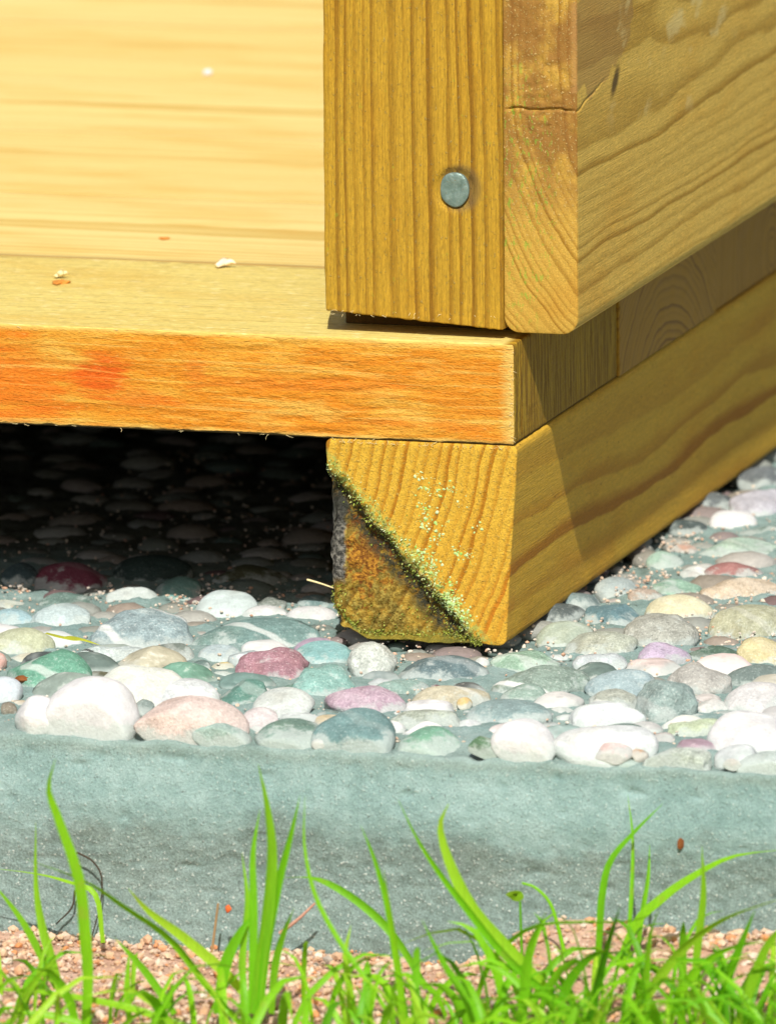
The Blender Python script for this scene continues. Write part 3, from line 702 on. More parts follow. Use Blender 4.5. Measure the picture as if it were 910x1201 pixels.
  (14.26, 77.16, 1.69, 24.2, 4.64, 5.12, 2.04, 'l', [0.488, 0.343, 0.262], 0.9, 0.0, ''),
  (20.35, 8.01, 2.24, 19.4, 8.86, 6.96, 3.59, 'l', [0.412, 0.412, 0.322], 0.9, 0.0, ''),
  (-58.54, -101.53, 1.27, 20.0, 4.54, 4.47, 2.0, 's', [0.544, 0.573, 0.544], 0.4, 0.0, ''),
  (4.82, 245.37, 2.63, 26.8, 8.1, 5.84, 3.56, 's', [0.125, 0.137, 0.15], 0.4, 0.0, ''),
]
BLADES = [
  ('A', 2.59, [(-41.4, -238.6, -46.0), (-40.4, -239.0, -32.4), (-40.7, -239.8, -21.9), (-41.9, -240.7, -7.3), (-46.4, -241.9, 7.1), (-48.3, -243.2, 14.5), (-46.0, -244.6, 22.1)]),
  ('A', 2.16, [(-58.9, -201.1, -46.0), (-61.5, -200.6, -36.8), (-63.9, -199.7, -29.8), (-65.8, -198.5, -19.6), (-66.1, -197.1, -4.2)]),
  ('A', 1.73, [(-62.8, -192.7, -46.0), (-67.0, -193.4, -36.6), (-71.4, -194.8, -28.1), (-78.0, -196.7, -19.0)]),
  ('A', 1.3, [(-66.6, -142.0, -46.0), (-68.4, -142.0, -34.0), (-75.7, -140.8, -31.4), (-85.1, -138.7, -30.2), (-98.1, -136.0, -30.0)]),
  ('B', 2.59, [(-7.6, -221.0, -46.0), (-15.7, -221.9, -36.9), (-24.6, -223.5, -25.2), (-34.4, -225.6, -18.0), (-44.2, -228.1, -11.1), (-58.1, -231.0, -5.7)]),
  ('B', 2.38, [(-11.0, -198.6, -46.0), (-18.7, -199.3, -37.9), (-28.3, -200.7, -29.7), (-36.2, -202.5, -23.5), (-40.8, -204.6, -17.5)]),
  ('B', 2.16, [(-21.3, -224.4, -46.0), (-32.5, -225.9, -42.1), (-44.3, -228.6, -39.5), (-56.0, -232.2, -37.5), (-66.3, -236.4, -36.5)]),
  ('C', 2.81, [(-8.8, -207.4, -46.0), (-6.9, -207.7, -33.3), (-4.7, -208.4, -20.5), (-3.4, -209.2, -5.8), (-4.3, -210.2, 5.8), (-6.0, -211.4, 15.9)]),
  ('C', 2.16, [(-7.6, -207.1, -46.0), (-5.7, -206.7, -29.3), (-3.0, -206.0, -14.7), (-0.2, -205.1, -3.3), (2.1, -204.1, 7.2)]),
  ('C', 1.94, [(-9.4, -207.5, -46.0), (-9.1, -206.8, -31.5), (-9.3, -205.4, -19.4), (-9.8, -203.6, -7.3), (-8.6, -201.5, 2.8)]),
  ('C', 1.73, [(-10.4, -207.8, -46.0), (-12.0, -206.2, -33.9), (-11.4, -203.4, -19.9), (-13.7, -199.8, -8.3)]),
  ('D', 1.3, [(31.2, -220.5, -46.0), (24.9, -219.9, -36.1), (16.3, -218.9, -25.0), (9.7, -217.7, -14.0), (6.6, -216.2, -2.1), (6.4, -214.5, 9.5)]),
  ('D', 1.94, [(23.8, -171.1, -46.0), (17.2, -170.2, -36.0), (10.4, -168.5, -29.4), (1.3, -166.4, -24.0), (-6.9, -163.9, -21.8), (-16.4, -161.1, -22.9)]),
  ('D', 1.73, [(29.2, -207.2, -46.0), (26.4, -206.7, -31.7), (24.1, -205.8, -18.5), (20.7, -204.6, -7.6), (16.8, -203.2, 0.7)]),
  ('D', 1.73, [(32.0, -220.3, -46.0), (31.3, -221.8, -32.2), (30.3, -224.6, -18.3), (29.5, -228.3, -4.1)]),
  ('E', 1.94, [(72.1, -201.1, -46.0), (61.5, -200.7, -38.4), (50.9, -200.1, -29.7), (42.3, -199.3, -20.0), (34.8, -198.3, -11.2), (29.2, -197.3, -3.5), (24.1, -196.1, 5.8)]),
  ('E', 3.02, [(64.9, -193.6, -46.0), (57.6, -193.8, -37.0), (49.3, -194.2, -28.6), (42.1, -194.7, -20.6), (36.7, -195.3, -9.7), (34.4, -195.9, -0.4), (36.7, -196.6, 5.5)]),
  ('E', 1.73, [(40.8, -190.3, -46.0), (45.4, -191.4, -34.0), (55.4, -193.4, -24.7), (68.7, -195.9, -22.0), (80.0, -198.9, -20.5), (90.2, -202.3, -17.2)]),
  ('F', 1.94, [(61.3, -152.2, -46.0), (61.9, -151.7, -34.5), (62.3, -150.7, -25.2), (64.1, -149.4, -16.9), (69.9, -147.9, -9.6), (76.3, -146.2, -2.9)]),
  ('F', 1.08, [(68.3, -150.5, -46.0), (68.7, -149.2, -33.6), (68.8, -146.9, -22.5), (68.2, -144.0, -11.5), (66.1, -140.5, -2.3)]),
  ('F', 1.3, [(68.3, -142.0, -45.8), (69.4, -140.5, -33.3), (70.4, -137.6, -23.3), (69.9, -134.0, -15.7)]),
  ('F', 2.38, [(65.3, -151.2, -46.0), (70.6, -150.8, -32.1), (76.8, -150.2, -25.6), (84.0, -149.3, -20.1), (94.4, -148.3, -14.5), (108.9, -147.2, -12.1)]),
  ('F', 1.94, [(90.5, -173.3, -46.0), (92.0, -174.0, -31.1), (93.8, -175.4, -18.2), (93.9, -177.3, -5.8)]),
  ('F', 2.38, [(80.9, -198.9, -46.0), (87.5, -200.1, -36.0), (95.4, -202.4, -25.8), (106.6, -205.4, -16.9), (124.0, -208.9, -9.4)]),
  ('F', 2.59, [(74.3, -209.7, -46.0), (77.1, -212.0, -34.0), (81.4, -216.2, -20.4), (85.5, -221.7, -11.2)]),
  ('G', 2.38, [(107.6, -201.4, -46.0), (112.2, -202.9, -34.0), (117.0, -205.7, -22.8), (124.1, -209.4, -14.5)]),
  ('G', 2.16, [(103.7, -202.3, -46.0), (106.1, -203.5, -34.2), (110.4, -205.6, -23.2), (114.6, -208.3, -13.8)]),
  ('G', 2.16, [(92.0, -205.3, -46.0), (96.2, -205.3, -34.4), (104.5, -205.3, -25.7), (116.9, -205.3, -20.9)]),
  ('G', 2.16, [(88.0, -206.3, -46.0), (87.9, -207.0, -34.5), (89.1, -208.4, -21.7), (92.3, -210.3, -12.9)]),
  ('H', 2.38, [(58.7, -213.6, -46.0), (60.1, -214.8, -35.3), (62.2, -216.9, -23.4), (66.7, -219.6, -14.3)]),
  ('H', 2.16, [(66.5, -211.6, -46.0), (69.9, -213.4, -34.0), (76.2, -216.5, -25.8), (83.5, -220.6, -21.8)]),
  ('H', 2.16, [(48.9, -216.1, -46.0), (45.9, -216.4, -36.8), (40.9, -217.1, -28.6), (36.0, -218.1, -18.3)]),
  ('I', 1.94, [(-61.7, -234.5, -46.0), (-56.6, -233.4, -36.6), (-48.6, -231.5, -26.6)]),
  ('I', 1.73, [(-27.2, -212.0, -46.0), (-34.2, -213.0, -35.7), (-41.2, -215.0, -27.3)]),
  ('I', 1.73, [(-35.1, -223.2, -46.0), (-35.8, -222.5, -37.9), (-35.5, -221.2, -28.8)]),
  ('I', 2.59, [(-17.3, -209.5, -46.0), (-15.5, -208.7, -34.2), (-12.5, -207.3, -27.0), (-10.0, -205.5, -22.7)]),
  ('I', 1.73, [(-4.8, -206.4, -46.0), (-3.5, -207.2, -33.9), (-0.9, -208.6, -25.5), (2.3, -210.4, -18.7)]),
  ('I', 1.94, [(-38.7, -233.4, -46.0), (-50.9, -235.1, -42.5), (-62.6, -238.4, -41.6)]),
  ('I', 1.73, [(19.0, -214.3, -46.0), (16.8, -213.8, -36.9), (15.5, -212.7, -28.9), (16.6, -211.3, -21.9)]),
  ('I', 1.73, [(10.9, -211.7, -46.0), (12.7, -210.6, -37.8), (17.4, -208.5, -31.8), (24.1, -205.7, -29.5)]),
  ('H', 1.94, [(64.5, -212.1, -46.0), (60.6, -211.4, -37.1), (53.6, -210.0, -31.6), (44.7, -208.1, -30.0)]),
]
GRIT = [(-94.2, 43.7, 10.8, 21.2, 420), (-147.9, 46.1, 3.8, 6.7, 60), (-124.5, 44.0, 3.2, 13.9, 60), (3.6, 90.2, 7.6, 13.6, 150), (9.1, 20.9, 4.5, 27.3, 160), (5.4, 153.2, 4.9, 13.0, 120), (11.5, 88.6, 4.9, 14.7, 140), (41.8, 63.9, 10.3, 33.6, 300), (-23.9, 89.5, 3.2, 5.7, 20), (-25.0, -20.5, 2.7, 11.7, 60), (54.1, 34.8, 3.2, 13.6, 60), (29.8, 37.6, 4.3, 11.0, 80)]
SEED = {'stem': [(42.0, -150.0, -42.3), (41.8, -150.0, -34.9), (41.6, -150.0, -28.1)],
 'stem2': [(52.7, -150.0, -40.6), (51.2, -150.0, -34.4), (49.1, -150.0, -28.1), (45.5, -150.0, -24.5), (42.1, -150.0, -23.5)],
 'leaf': (40.6, -151.0, -26.1)}
DRY = [(-41.9, -132.0, -50.2), (-40.9, -132.0, -43.2), (-40.0, -132.0, -36.8)]
BUD = (-37.4, -132.0, -38.1)
CURL = [(-78.2, -125.5, -27.3), (-74.3, -125.5, -29.2), (-71.9, -125.5, -33.0), (-72.2, -125.5, -39.9), (-74.5, -125.5, -48.2)]
CURL2 = [(-78.8, -125.5, -37.0), (-79.7, -125.5, -41.4), (-83.7, -125.5, -45.7)]
PTWIG = [(-24.6, -131.0, -43.7), (-19.8, -131.0, -39.8), (-15.6, -131.0, -35.7)]
STRAW = [(-57.8, 10.0, 16.8), (-54.4, 10.0, 16.0), (-50.6, 10.0, 14.9)]
FALLEN = [(-113.3, -36.1, 9.0), (-107.5, -40.4, 9.0), (-104.1, -36.7, 8.0), (-98.5, -38.2, 7.0)]
BITS = [((-109.0, -71.0, 4.1), (2.2, 1.2, 0.9), 'dark red brown leaf fragment lying on the green pebble'), ((-95.3, -50.0, 2.8), (1.4, 1, 0.8), 'small brown leaf fragment behind the big white pebble'), ((74.8, -123.2, -17.7), (0.9, 0.35, 1.5), 'brown flake stuck to the kerb face at the right')]


# ------------------------------------------------------------------ the ground
def sheet(name, xs, ys, zf, mat, kind='structure', parent=None):
    X, Y = np.meshgrid(xs, ys, indexing='ij')
    P = np.stack([X.ravel(), Y.ravel(), np.zeros(X.size)], 1)
    P[:, 2] = zf(P)
    idx = np.arange(X.size).reshape(X.shape)
    F = np.stack([idx[:-1, :-1], idx[1:, :-1], idx[1:, 1:], idx[:-1, 1:]], -1).reshape(-1, 4)
    return tag(link(name, mesh_np(name, P, F, [mat]), parent), kind=kind)

def soil_z(P):
    x = P[:, 0]; y = P[:, 1]
    return (-50.6 + 11.5 * sstep(18, 50, x) * sstep(-190, -128, y) + 2.2 * sstep(-70, -105, x)
            + 2.2 * fbm(P * [.05, .05, 0], 5, 3) + .7 * fbm(P * [.35, .35, 0], 9, 2))

far = np.array([-60000, -8000, -2000, -960, 960, 2000, 8000, 60000.])
sheet("lawn", far, np.array([-60000, -8000, -2000, -700, -300, 0, 700, 1800, 4000, 60000.]), lambda P: np.full(len(P), -64.0), M_LAWN)
soil = sheet("soil", np.concatenate([np.linspace(-900, -150, 26)[:-1], np.arange(-150, 160, 1.6), np.linspace(160, 700, 20)]),
             np.concatenate([np.linspace(-620, -280, 18)[:-1], np.arange(-280, -116, 1.6)]), soil_z, M_SOIL)

# slab with its rolled front edge and washed face: a profile (y,z) swept along x
prof = [(1500 - 0, 0.0), (900, 0), (700, 0), (520, 0)] + [(y, 0.0) for y in np.arange(420, -119.0, -2.0)]
for a in np.linspace(0, 1, 9)[1:]:
    prof.append((-119.2 - 1.9 * math.sin(a * math.pi / 2), -1.7 * (1 - math.cos(a * math.pi / 2))))
for zq in np.arange(-2.4, -66, -.7):
    bulge = -121.2 - 1.6 * float(sstep(-2, -16, zq)) + 1.6 * float(sstep(-14, -30, zq)) - 1.8 * float(sstep(-30, -54, zq))
    prof.append((bulge, zq))
prof = np.array(prof)
sx = np.concatenate([np.linspace(-1400, -215, 36)[:-1], np.arange(-215, 215, 1.15), np.linspace(215, 700, 22)])
Xs, Ks = np.meshgrid(sx, np.arange(len(prof)), indexing='ij')
P = np.stack([Xs.ravel(), prof[Ks.ravel(), 0], prof[Ks.ravel(), 1]], 1)
under = sstep(-54, -50, P[:, 0]) * sstep(5, 1, P[:, 0]) * sstep(-9, -3, P[:, 1])
face = sstep(-.2, -2.4, P[:, 2])
lowf = sstep(-16, -25, P[:, 2])
n1 = fbm(P * .03, 31, 3); n2 = fbm(P * .22, 37, 3); n3 = fbm(P * .8, 41, 2)
topm = 1 - face
P[:, 2] += topm * (2.35 - 2.0 * sstep(-106, -118, P[:, 1]) + 1.3 * fbm(P * [.07, .07, 0], 51, 3) + .9 * n2 + .35 * n3 - 2.6 * under) * (P[:, 1] < 430)
P[:, 1] += face * (.35 * n1 + (.16 + .20 * lowf) * n2 + (.14 + .34 * lowf) * n3)
P[:, 1] += (P[:, 1] < -112) * .55 * fbm(np.stack([P[:, 0] * .05, P[:, 0] * 0, P[:, 0] * 0], 1), 77, 3)
pits = np.clip(vnoise(P * .33, 91) - .62, 0, 1) * 3.2
P[:, 1] += face * pits * .8
idx = np.arange(len(P)).reshape(Xs.shape)
F = np.stack([idx[:-1, :-1], idx[:-1, 1:], idx[1:, 1:], idx[1:, :-1]], -1).reshape(-1, 4)
slab = tag(link("concrete_slab", mesh_np("concrete_slab", P, F, [M_CONC])), kind='structure')
slab['label'] = "grey green concrete slab with pebbles set in its top and a rough kerb face"

# ------------------------------------------------------------------ pebbles
def ico(sub):
    bm = bmesh.new(); bmesh.ops.create_icosphere(bm, subdivisions=sub, radius=1.0)
    V = np.array([v.co[:] for v in bm.verts]); F = np.array([[v.index for v in f.verts] for f in bm.faces]); bm.free()
    return V, F
ICO = {s: ico(s) for s in (1, 2, 3, 4)}

def pebble_shape(kind, seed, sub):
    V, F = ICO[sub]; V = V.copy(); r = np.random.default_rng(seed)
    s3 = r.uniform(0, 50, 3)
    if kind == 'a':
        for k in range(9):
            nrm = r.normal(size=3); nrm /= np.linalg.norm(nrm)
            d = r.uniform(.60, .86)
            V -= nrm * np.clip(V @ nrm - d, 0, None)[:, None] * .93
        V *= 1.12
    elif kind == 'f':
        V = np.sign(V) * np.abs(V) ** .8
        V[:, 2] = np.where(V[:, 2] > .6, .6 + (V[:, 2] - .6) * .35, V[:, 2])
    if kind in 'sl':
        for k in range(5):
            nrm = r.normal(size=3); nrm /= np.linalg.norm(nrm)
            d = r.uniform(.74, .95)
            V -= nrm * (np.clip(V @ nrm - d + .05, 0, None) ** 1.15)[:, None] * .8
        V *= 1.05
    low = vnoise(V * 1.1 + s3, seed)
    amp = {'s': .13, 'l': .20, 'a': .06, 'f': .13}[kind]
    V = V * (1 + amp * low)[:, None]
    if kind == 'l': V *= (1 + .10 * vnoise(V * 2.6 + s3, seed + 1))[:, None]
    V *= (1 + {'s': .014, 'l': .032, 'a': .022, 'f': .020}[kind] * fbm(V * 6 + s3, seed + 2, 2))[:, None]
    return V, F

YAW = 0.2753
placed = []          # x, y, a, b
def in_bearer(x, y, a, b): return -50 - a < x < a * .9 and y > -2 - b

for i, (px, py, pz, tau, a, b, c, kind, col, sp, ve, lab) in enumerate(PEBBLES):
    V, F = pebble_shape(kind, 100 + i, 4 if a > 4 else 3)
    V = V * [a, b, c]
    rot = Matrix.Rotation(YAW + random.uniform(-.12, .12), 3, 'Z') @ Matrix.Rotation(random.uniform(-.10, .10), 3, 'Y') @ Matrix.Rotation(math.radians(tau), 3, 'X')
    V = V @ np.array(rot).T
    lim = -119.6 - .25 * math.sin(px) - py                    # stones at the kerb were trowelled flush with its face
    over = np.clip(lim - V[:, 1], 0, None)
    V[:, 1] += over * .93
    V[:, 2] = np.where(over > 0, np.maximum(V[:, 2], -pz - 6 + 0 * over), V[:, 2])
    me = mesh_np("pebble", V, F, [M_PEBBLE])
    o = link("pebble", me, slab, (px, py, pz))
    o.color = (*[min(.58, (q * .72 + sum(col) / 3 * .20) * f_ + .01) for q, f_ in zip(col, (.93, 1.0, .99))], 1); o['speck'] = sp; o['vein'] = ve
    if lab: o['label'] = lab
    placed.append((px, py, a, b * math.cos(math.radians(tau))))

base_meshes = {}
for k, kind in enumerate('sslslafaslslas'):
    V, F = pebble_shape(kind, 700 + k, 3)
    base_meshes[k] = mesh_np("pebble", V, F, [M_PEBBLE])
PAL = [tuple(p[8]) for p in PEBBLES]
ca, sa = math.cos(YAW), math.sin(YAW)
NF = 0; bedV, bedF, bedN = [], [], 0
cells = {}
def clear(x, y, a, b, slack):
    for (qx, qy, qa, qb) in placed:
        if abs(qx - x) > 34 or abs(qy - y) > 34: continue
        dx, dy = x - qx, y - qy
        u, w = dx * ca + dy * sa, -dx * sa + dy * ca
        if (u / (qa + a * slack)) ** 2 + (w / (qb + b * slack)) ** 2 < 1: return False
    return True
cands = []
for (n, lo_, hi_, slack) in ((2600, 5.0, 9.0, .80), (3000, 3.2, 5.0, .78), (5200, 1.9, 3.2, .72)):
    for k in range(n):
        x = random.uniform(-235, 215); y = random.uniform(-117, 400)
        # keep to what the camera could see, with a margin
        u = x * ca + y * sa
        if u < -165 or u > 150: continue
        a = random.uniform(lo_, hi_); b = a * random.uniform(.7, 1.05); c = a * random.uniform(.38, .55)
        if y - b < -119: continue
        if clear(x, y, a, b, slack):
            if -52 - a < x < a and y > -b: c = min(c, 2.6)
            placed.append((x, y, a, b)); cands.append((y, x, a, b, c))
cands.sort(key=lambda q: (q[0] - 9.0 * q[2]))
for k, (y, x, a, b, c) in enumerate(cands):
    rz = YAW + random.uniform(-.5, .5)
    if k < 300 - len(PEBBLES) - 1:
        o = link("pebble", base_meshes[k % len(base_meshes)], slab, (x, y, 1.2 + .22 * c if not (-56 < x < 6 and y > -6) else .2))
        o.scale = (a, b, c); o.rotation_euler = (0.03 if -56 < x < 6 and y > -6 else random.uniform(.02, .40), random.uniform(-.12, .12), rz)
        col = random.choice(PAL); g = random.uniform(.75, 1.05)
        m = sum(col) / 3 * .30
        o.color = (*[min(.62, (q * .62 + m) * g + .01) for q in col], 1)
        if y > 85 and x < -52: o.color = (*[q * .24 * s_ for q, s_ in zip(o.color[:3], (1.0, .85, .6))], 1)      # stones under the deck darkened, its shade put into their colour
        o['speck'] = random.uniform(.2, .9); o['vein'] = random.choice((0, 0, .2, .6))
    else:
        V, F = ICO[2]
        sd = random.randrange(9999)
        W = V * (1 + .13 * vnoise(V * 1.3 + sd * .37, sd))[:, None] * [a, b, c]
        cz, sz = math.cos(rz), math.sin(rz)
        W = W @ np.array([[cz, sz, 0], [-sz, cz, 0], [0, 0, 1]]) + [x, y, 1.0]
        bedV.append(W); bedF.append(F + bedN); bedN += len(W)
V1, F1 = ICO[1]                                            # the same bed goes on, beyond what the photograph shows
for gx in np.arange(-330, 430, 9.5):
    for gy in np.arange(-114, 640, 8.5):
        u = gx * ca + gy * sa
        if -160 < u < 146 and gy < 396: continue
        x = gx + random.uniform(-2.6, 2.6); y = max(-113.5, gy + random.uniform(-2.6, 2.6)); a = random.uniform(3.0, 6.4)
        sd = random.randrange(9999); rz = random.uniform(0, 3.14); cz, sz = math.cos(rz), math.sin(rz)
        hh = .35 if -56 < x < 6 and y > -6 else .55
        W = V1 * (1 + .10 * np.sin(V1[:, 0] * 3 + sd) * np.cos(V1[:, 1] * 2 + sd))[:, None] * [a, a * .78, a * hh]
        bedV.append(W @ np.array([[cz, sz, 0], [-sz, cz, 0], [0, 0, 1]]) + [x, y, .9]); bedF.append(F1 + bedN); bedN += len(V1)
bed = link("pebble", mesh_np("pebble_bed", np.concatenate(bedV), np.concatenate(bedF), [M_BED]), slab)
tag(bed, kind='stuff', label="bed of small pebbles filling the slab under and beyond the porch")
bed.name = "pebble_bed"

# grains of sand and grit caught between the pebbles
def grains(name, pts, sizes, mat, parent=None, flat=.75, seed=1, flat_y=1.0):
    V0, F0 = ICO[1]
    r = np.random.default_rng(seed); n = len(pts)
    V = np.repeat(V0[None], n, 0) * (1 + r.uniform(-.28, .28, (n, len(V0), 1)))
    V = V * r.uniform(.65, 1.2, (n, 1, 3)) * np.asarray(sizes)[:, None, None]
    V[:, :, 2] *= flat
    an = r.uniform(0, 6.28, n) * (flat_y == 1.0); c, s = np.cos(an)[:, None], np.sin(an)[:, None]
    X = V[:, :, 0] * c - V[:, :, 1] * s; Y = V[:, :, 0] * s + V[:, :, 1] * c
    Y = Y * flat_y
    V = np.stack([X, Y, V[:, :, 2]], -1) + np.asarray(pts)[:, None, :]
    F = (F0[None] + (np.arange(n) * len(V0))[:, None, None]).reshape(-1, 3)
    return link(name, mesh_np(name, V.reshape(-1, 3), F, [mat], smooth=False), parent)

gp, gs = [], []
for (x, y, rx, ry, n) in GRIT:
    for k in range(int(n * .6)):
        gp.append((random.gauss(x, rx * .55), random.gauss(y, ry * .55), random.uniform(1.0, 4.4))); gs.append(random.uniform(.18, .70))
for k in range(9000):
    x = random.uniform(-170, 150); y = random.uniform(-114, 260)
    gp.append((x, y, random.uniform(.8, 3.4))); gs.append(random.uniform(.16, .62))
gp = [(x, max(y, -112.0), z if y > -100 else min(z, 2.0)) for x, y, z in gp]
tag(grains("grit", gp, gs, M_GRIT, slab, seed=3), kind='stuff', label="pink and buff grit caught between the pebbles")

# gravel strip against the kerb
pts = np.stack([RNG.uniform(-175, 190, 24000), RNG.uniform(-262, -122.5, 24000), np.zeros(24000)], 1)
pts[:, 2] = soil_z(pts) + RNG.uniform(-.2, .8, 24000)
sz = .26 + 1.35 * RNG.random(24000) ** 4.0
pts[:, 2] += sz * .25
tag(grains("gravel", pts, sz, M_GRAVEL, None, seed=8), "pink crushed granite gravel lying between kerb and grass", "gravel", kind='stuff')
V = RNG.uniform(-60, -8, 60)

# ------------------------------------------------------------------ the porch
porch = thing("wooden_porch", "yellow timber porch corner with plank floor, post and beam standing on pebbles", "porch", (0, 0, 0))

# floor boards
def face_w(N, k, sgn): return np.clip(N[:, k] * sgn, 0, 1)
def disp_front(P, N):
    D = np.zeros_like(P)
    f = face_w(N, 1, -1) ** 2
    tear = fbm(P * [.10, 1, .75], 3, 4, .6)
    patch = sstep(-.25, .35, fbm(P * [.02, 1, .08], 8, 2))
    ridge = np.abs(fbm(P * [.22, 1, 1.1], 14, 3))
    D[:, 1] -= f * (.38 * tear * (.35 + patch) - .75 * np.clip(.22 - ridge, 0, 1) * (.4 + patch))
    t = face_w(N, 2, 1) ** 2
    D[:, 2] += t * (.10 * fbm(P * [.05, .35, 0], 22, 3))
    e = face_w(N, 0, 1) ** 2
    D[:, 0] += e * (.28 * fbm(P * [0, 1.1, .10], 27, 3) + .12 * fbm(P * 1.5, 28, 2))
    edge = (np.abs(N[:, 1]) > .1) & (np.abs(N[:, 2]) > .1)
    D[:, 2] += edge * .35 * fbm(P * [.30, 0, 0], 33, 3) * np.sign(N[:, 2])
    return D
def disp_floor(k):
    def f(P, N):
        D = np.zeros_like(P)
        D[:, 2] += face_w(N, 2, 1) ** 2 * (.16 * fbm(P * [.008, .05, 0], 40 + k, 2))
        D[:, 0] += face_w(N, 0, 1) ** 2 * (.25 * fbm(P * [0, .8, .35], 60 + k, 3))
        return D
    return f
BW = 103.9
for k in range(11):
    y0 = k * BW + (.10 if k else 0); y1 = (k + 1) * BW - .55
    xr = 0.0 + (0, .5, -.4, .3, -.6, .2, .5, -.2, .1, -.5, .3)[k]
    if k == 0:
        xs = axis(-1100, xr, .6, [(-150, 0, .55)], 25); ys = axis(y0, y1, .6, [(0, 8, .6), (0, 104, 2.4)]); zs = axis(GZ - DT, GZ, 1.0, [(0, 90, .5)])
        b = box("floor_board", (-1100, y0, GZ - DT), (xr, y1, GZ), xs, ys, zs, (.5, .6, 1.0), disp_front, [M_DECK1, M_ORANGE, M_UNDER],
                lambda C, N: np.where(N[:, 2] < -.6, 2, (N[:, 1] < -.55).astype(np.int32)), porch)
        b['label'] = "front floor board with rough orange sawn edge"
    else:
        xs = axis(-1100, xr, .6, [(-330, 0, 6)], 25); ys = axis(y0, y1, .7, [(y0, y1, 3.0)]); zs = axis(GZ - DT, GZ, .7, [(0, 90, 1.2)])
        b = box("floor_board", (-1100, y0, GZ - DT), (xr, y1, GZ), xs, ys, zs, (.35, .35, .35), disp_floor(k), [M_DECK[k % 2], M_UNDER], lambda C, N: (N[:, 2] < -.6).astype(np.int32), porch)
        b['dirt_shade'] = (0, .75, .12, .35, .2, .45)[k] if k < 6 else .3

# bearer: the beam with the mossy end
def disp_bearer(P, N):
    D = np.zeros_like(P)
    x = P[:, 0] + 48.9; z = P[:, 2] - BZ[0]
    f = face_w(N, 1, -1) ** 1.5
    s = (x - WA[0]) * WN[0] + (z - WA[1]) * WN[1]
    Q = np.stack([x, z * 0, z], 1)
    sw = s + 2.4 * fbm(Q * .20, 71, 3) + .9 * fbm(Q * .8, 72, 2)
    rec = sstep(1.0, -4.5, sw) * 3.5 + sstep(-4, -16, sw) * -1.6
    ang = np.arctan2(z - 83, x + 118.); rr = np.hypot(x + 118, z - 83)
    ringr = np.sin(rr * 2 * math.pi / 2.85 + 1.2 * fbm(Q * .12, 73, 2))
    D[:, 1] += f * (rec + .11 * ringr + .22 * fbm(Q * 1.5, 75, 3) + sstep(0, -6, sw) * 1.0 * fbm(Q * .35, 76, 3))
    lip = sstep(2.6, -2.0, s) * sstep(-4.5, -1.2, s)
    D[:, 1] -= f * lip * .25 * (1 + 2 * fbm(Q * .3, 78, 2))
    # weathered left and bottom arrises near the end
    near = sstep(30, 0, P[:, 1])
    left = face_w(N, 0, -1)
    D[:, 0] += left * near * (.7 + 1.5 * fbm(P * [0, .35, .22], 81, 4, .6)) * sstep(50, 40, z)
    D[:, 0] -= near * sstep(4, 0, x) * sstep(40, 44, z) * .8
    bot = face_w(N, 2, -1)
    D[:, 2] += bot * near * (.1 + .9 * fbm(P * [.14, .2, 0], 83, 3))
    cut = np.clip((4.5 - x) + (5 - z), 0, 7) * near                     # broken lower-left corner
    D[:, 0] += cut * .34; D[:, 2] += cut * .34
    # cut is not quite square: the right arris leans in towards the foot
    D[:, 0] -= sstep(25, 48.9, x) * (1 - z / 52.) * 3.4
    rt = face_w(N, 0, 1)
    D[:, 0] += rt * (.10 * fbm(P * [0, .03, .3], 87, 3))
    e = (np.abs(N[:, 2]) > .2) & (np.abs(N[:, 1]) > .2)
    D[:, 2] += e * .35 * fbm(P * [.7, .4, 0], 88, 2)
    return D
bx = axis(-48.9, 0.9, 1.2, [(-49, 1, .42)])
bearer = box("bearer", (-48.9, 0.0, BZ[0]), (0.9, 1140, BZ[1] - .15), bx, axis(0, 1140, .5, [(0, 14, .7), (14, 40, 2.2), (40, 320, 8)], 40),
             axis(BZ[0], BZ[1] - .15, 1.6, [(0, 60, .42)]), (1.5, .5, 1.8), disp_bearer, [M_BEARER], None, porch)
bearer['label'] = "lower beam with mossy rotten sawn end"
box("bearer", (-1090, 0, BZ[0] - 6), (-1041, 1140, BZ[1] - .15), axis(-1090, -1041, 2, [], 12), axis(0, 1140, 1, [], 60), axis(BZ[0] - 6, BZ[1] - .15, 2, [], 12),
    (2, 1, 2), None, [M_BEARER2], None, porch)['label'] = "plain lower beam at the far left end"

# post with its slanted foot and the nail
PX0, PX1 = -51.4, -4.25
def disp_post(P, N):
    D = np.zeros_like(P)
    t = sstep(120, 84, P[:, 2])
    D[:, 2] += (1 - (P[:, 0] - PX0) / (PX1 - PX0)) * 3.4 * t
    b = face_w(N, 2, -1)
    D[:, 2] += b * (.30 * fbm(P * [.9, .4, 0], 101, 3))
    f = face_w(N, 1, -1) ** 2
    D[:, 1] -= f * (.13 * fbm(P * [.45, 0, .04], 103, 3) + .05 * fbm(P * [1.6, 0, .3], 104, 2))
    # dent round the nail and the slack in the left arris
    rr = np.hypot(P[:, 0] + 16.9, P[:, 2] - 120.2)
    D[:, 1] += f * .9 * sstep(6.2, 4.2, rr)
    D[:, 0] += face_w(N, 0, -1) * .35 * fbm(P * [0, 0, .10], 106, 3)
    return D
post = box("corner_post", (PX0, 6.0, 84.4), (PX1, 40, 300), axis(PX0, PX1, .8, [(PX0, PX1, .55)]), axis(6, 40, .8, [], 4),
           axis(84.4, 300, .5, [(84, 132, .6), (132, 180, 1.0)], 12), (.9, .8, .4), disp_post, [M_POST], None, porch)

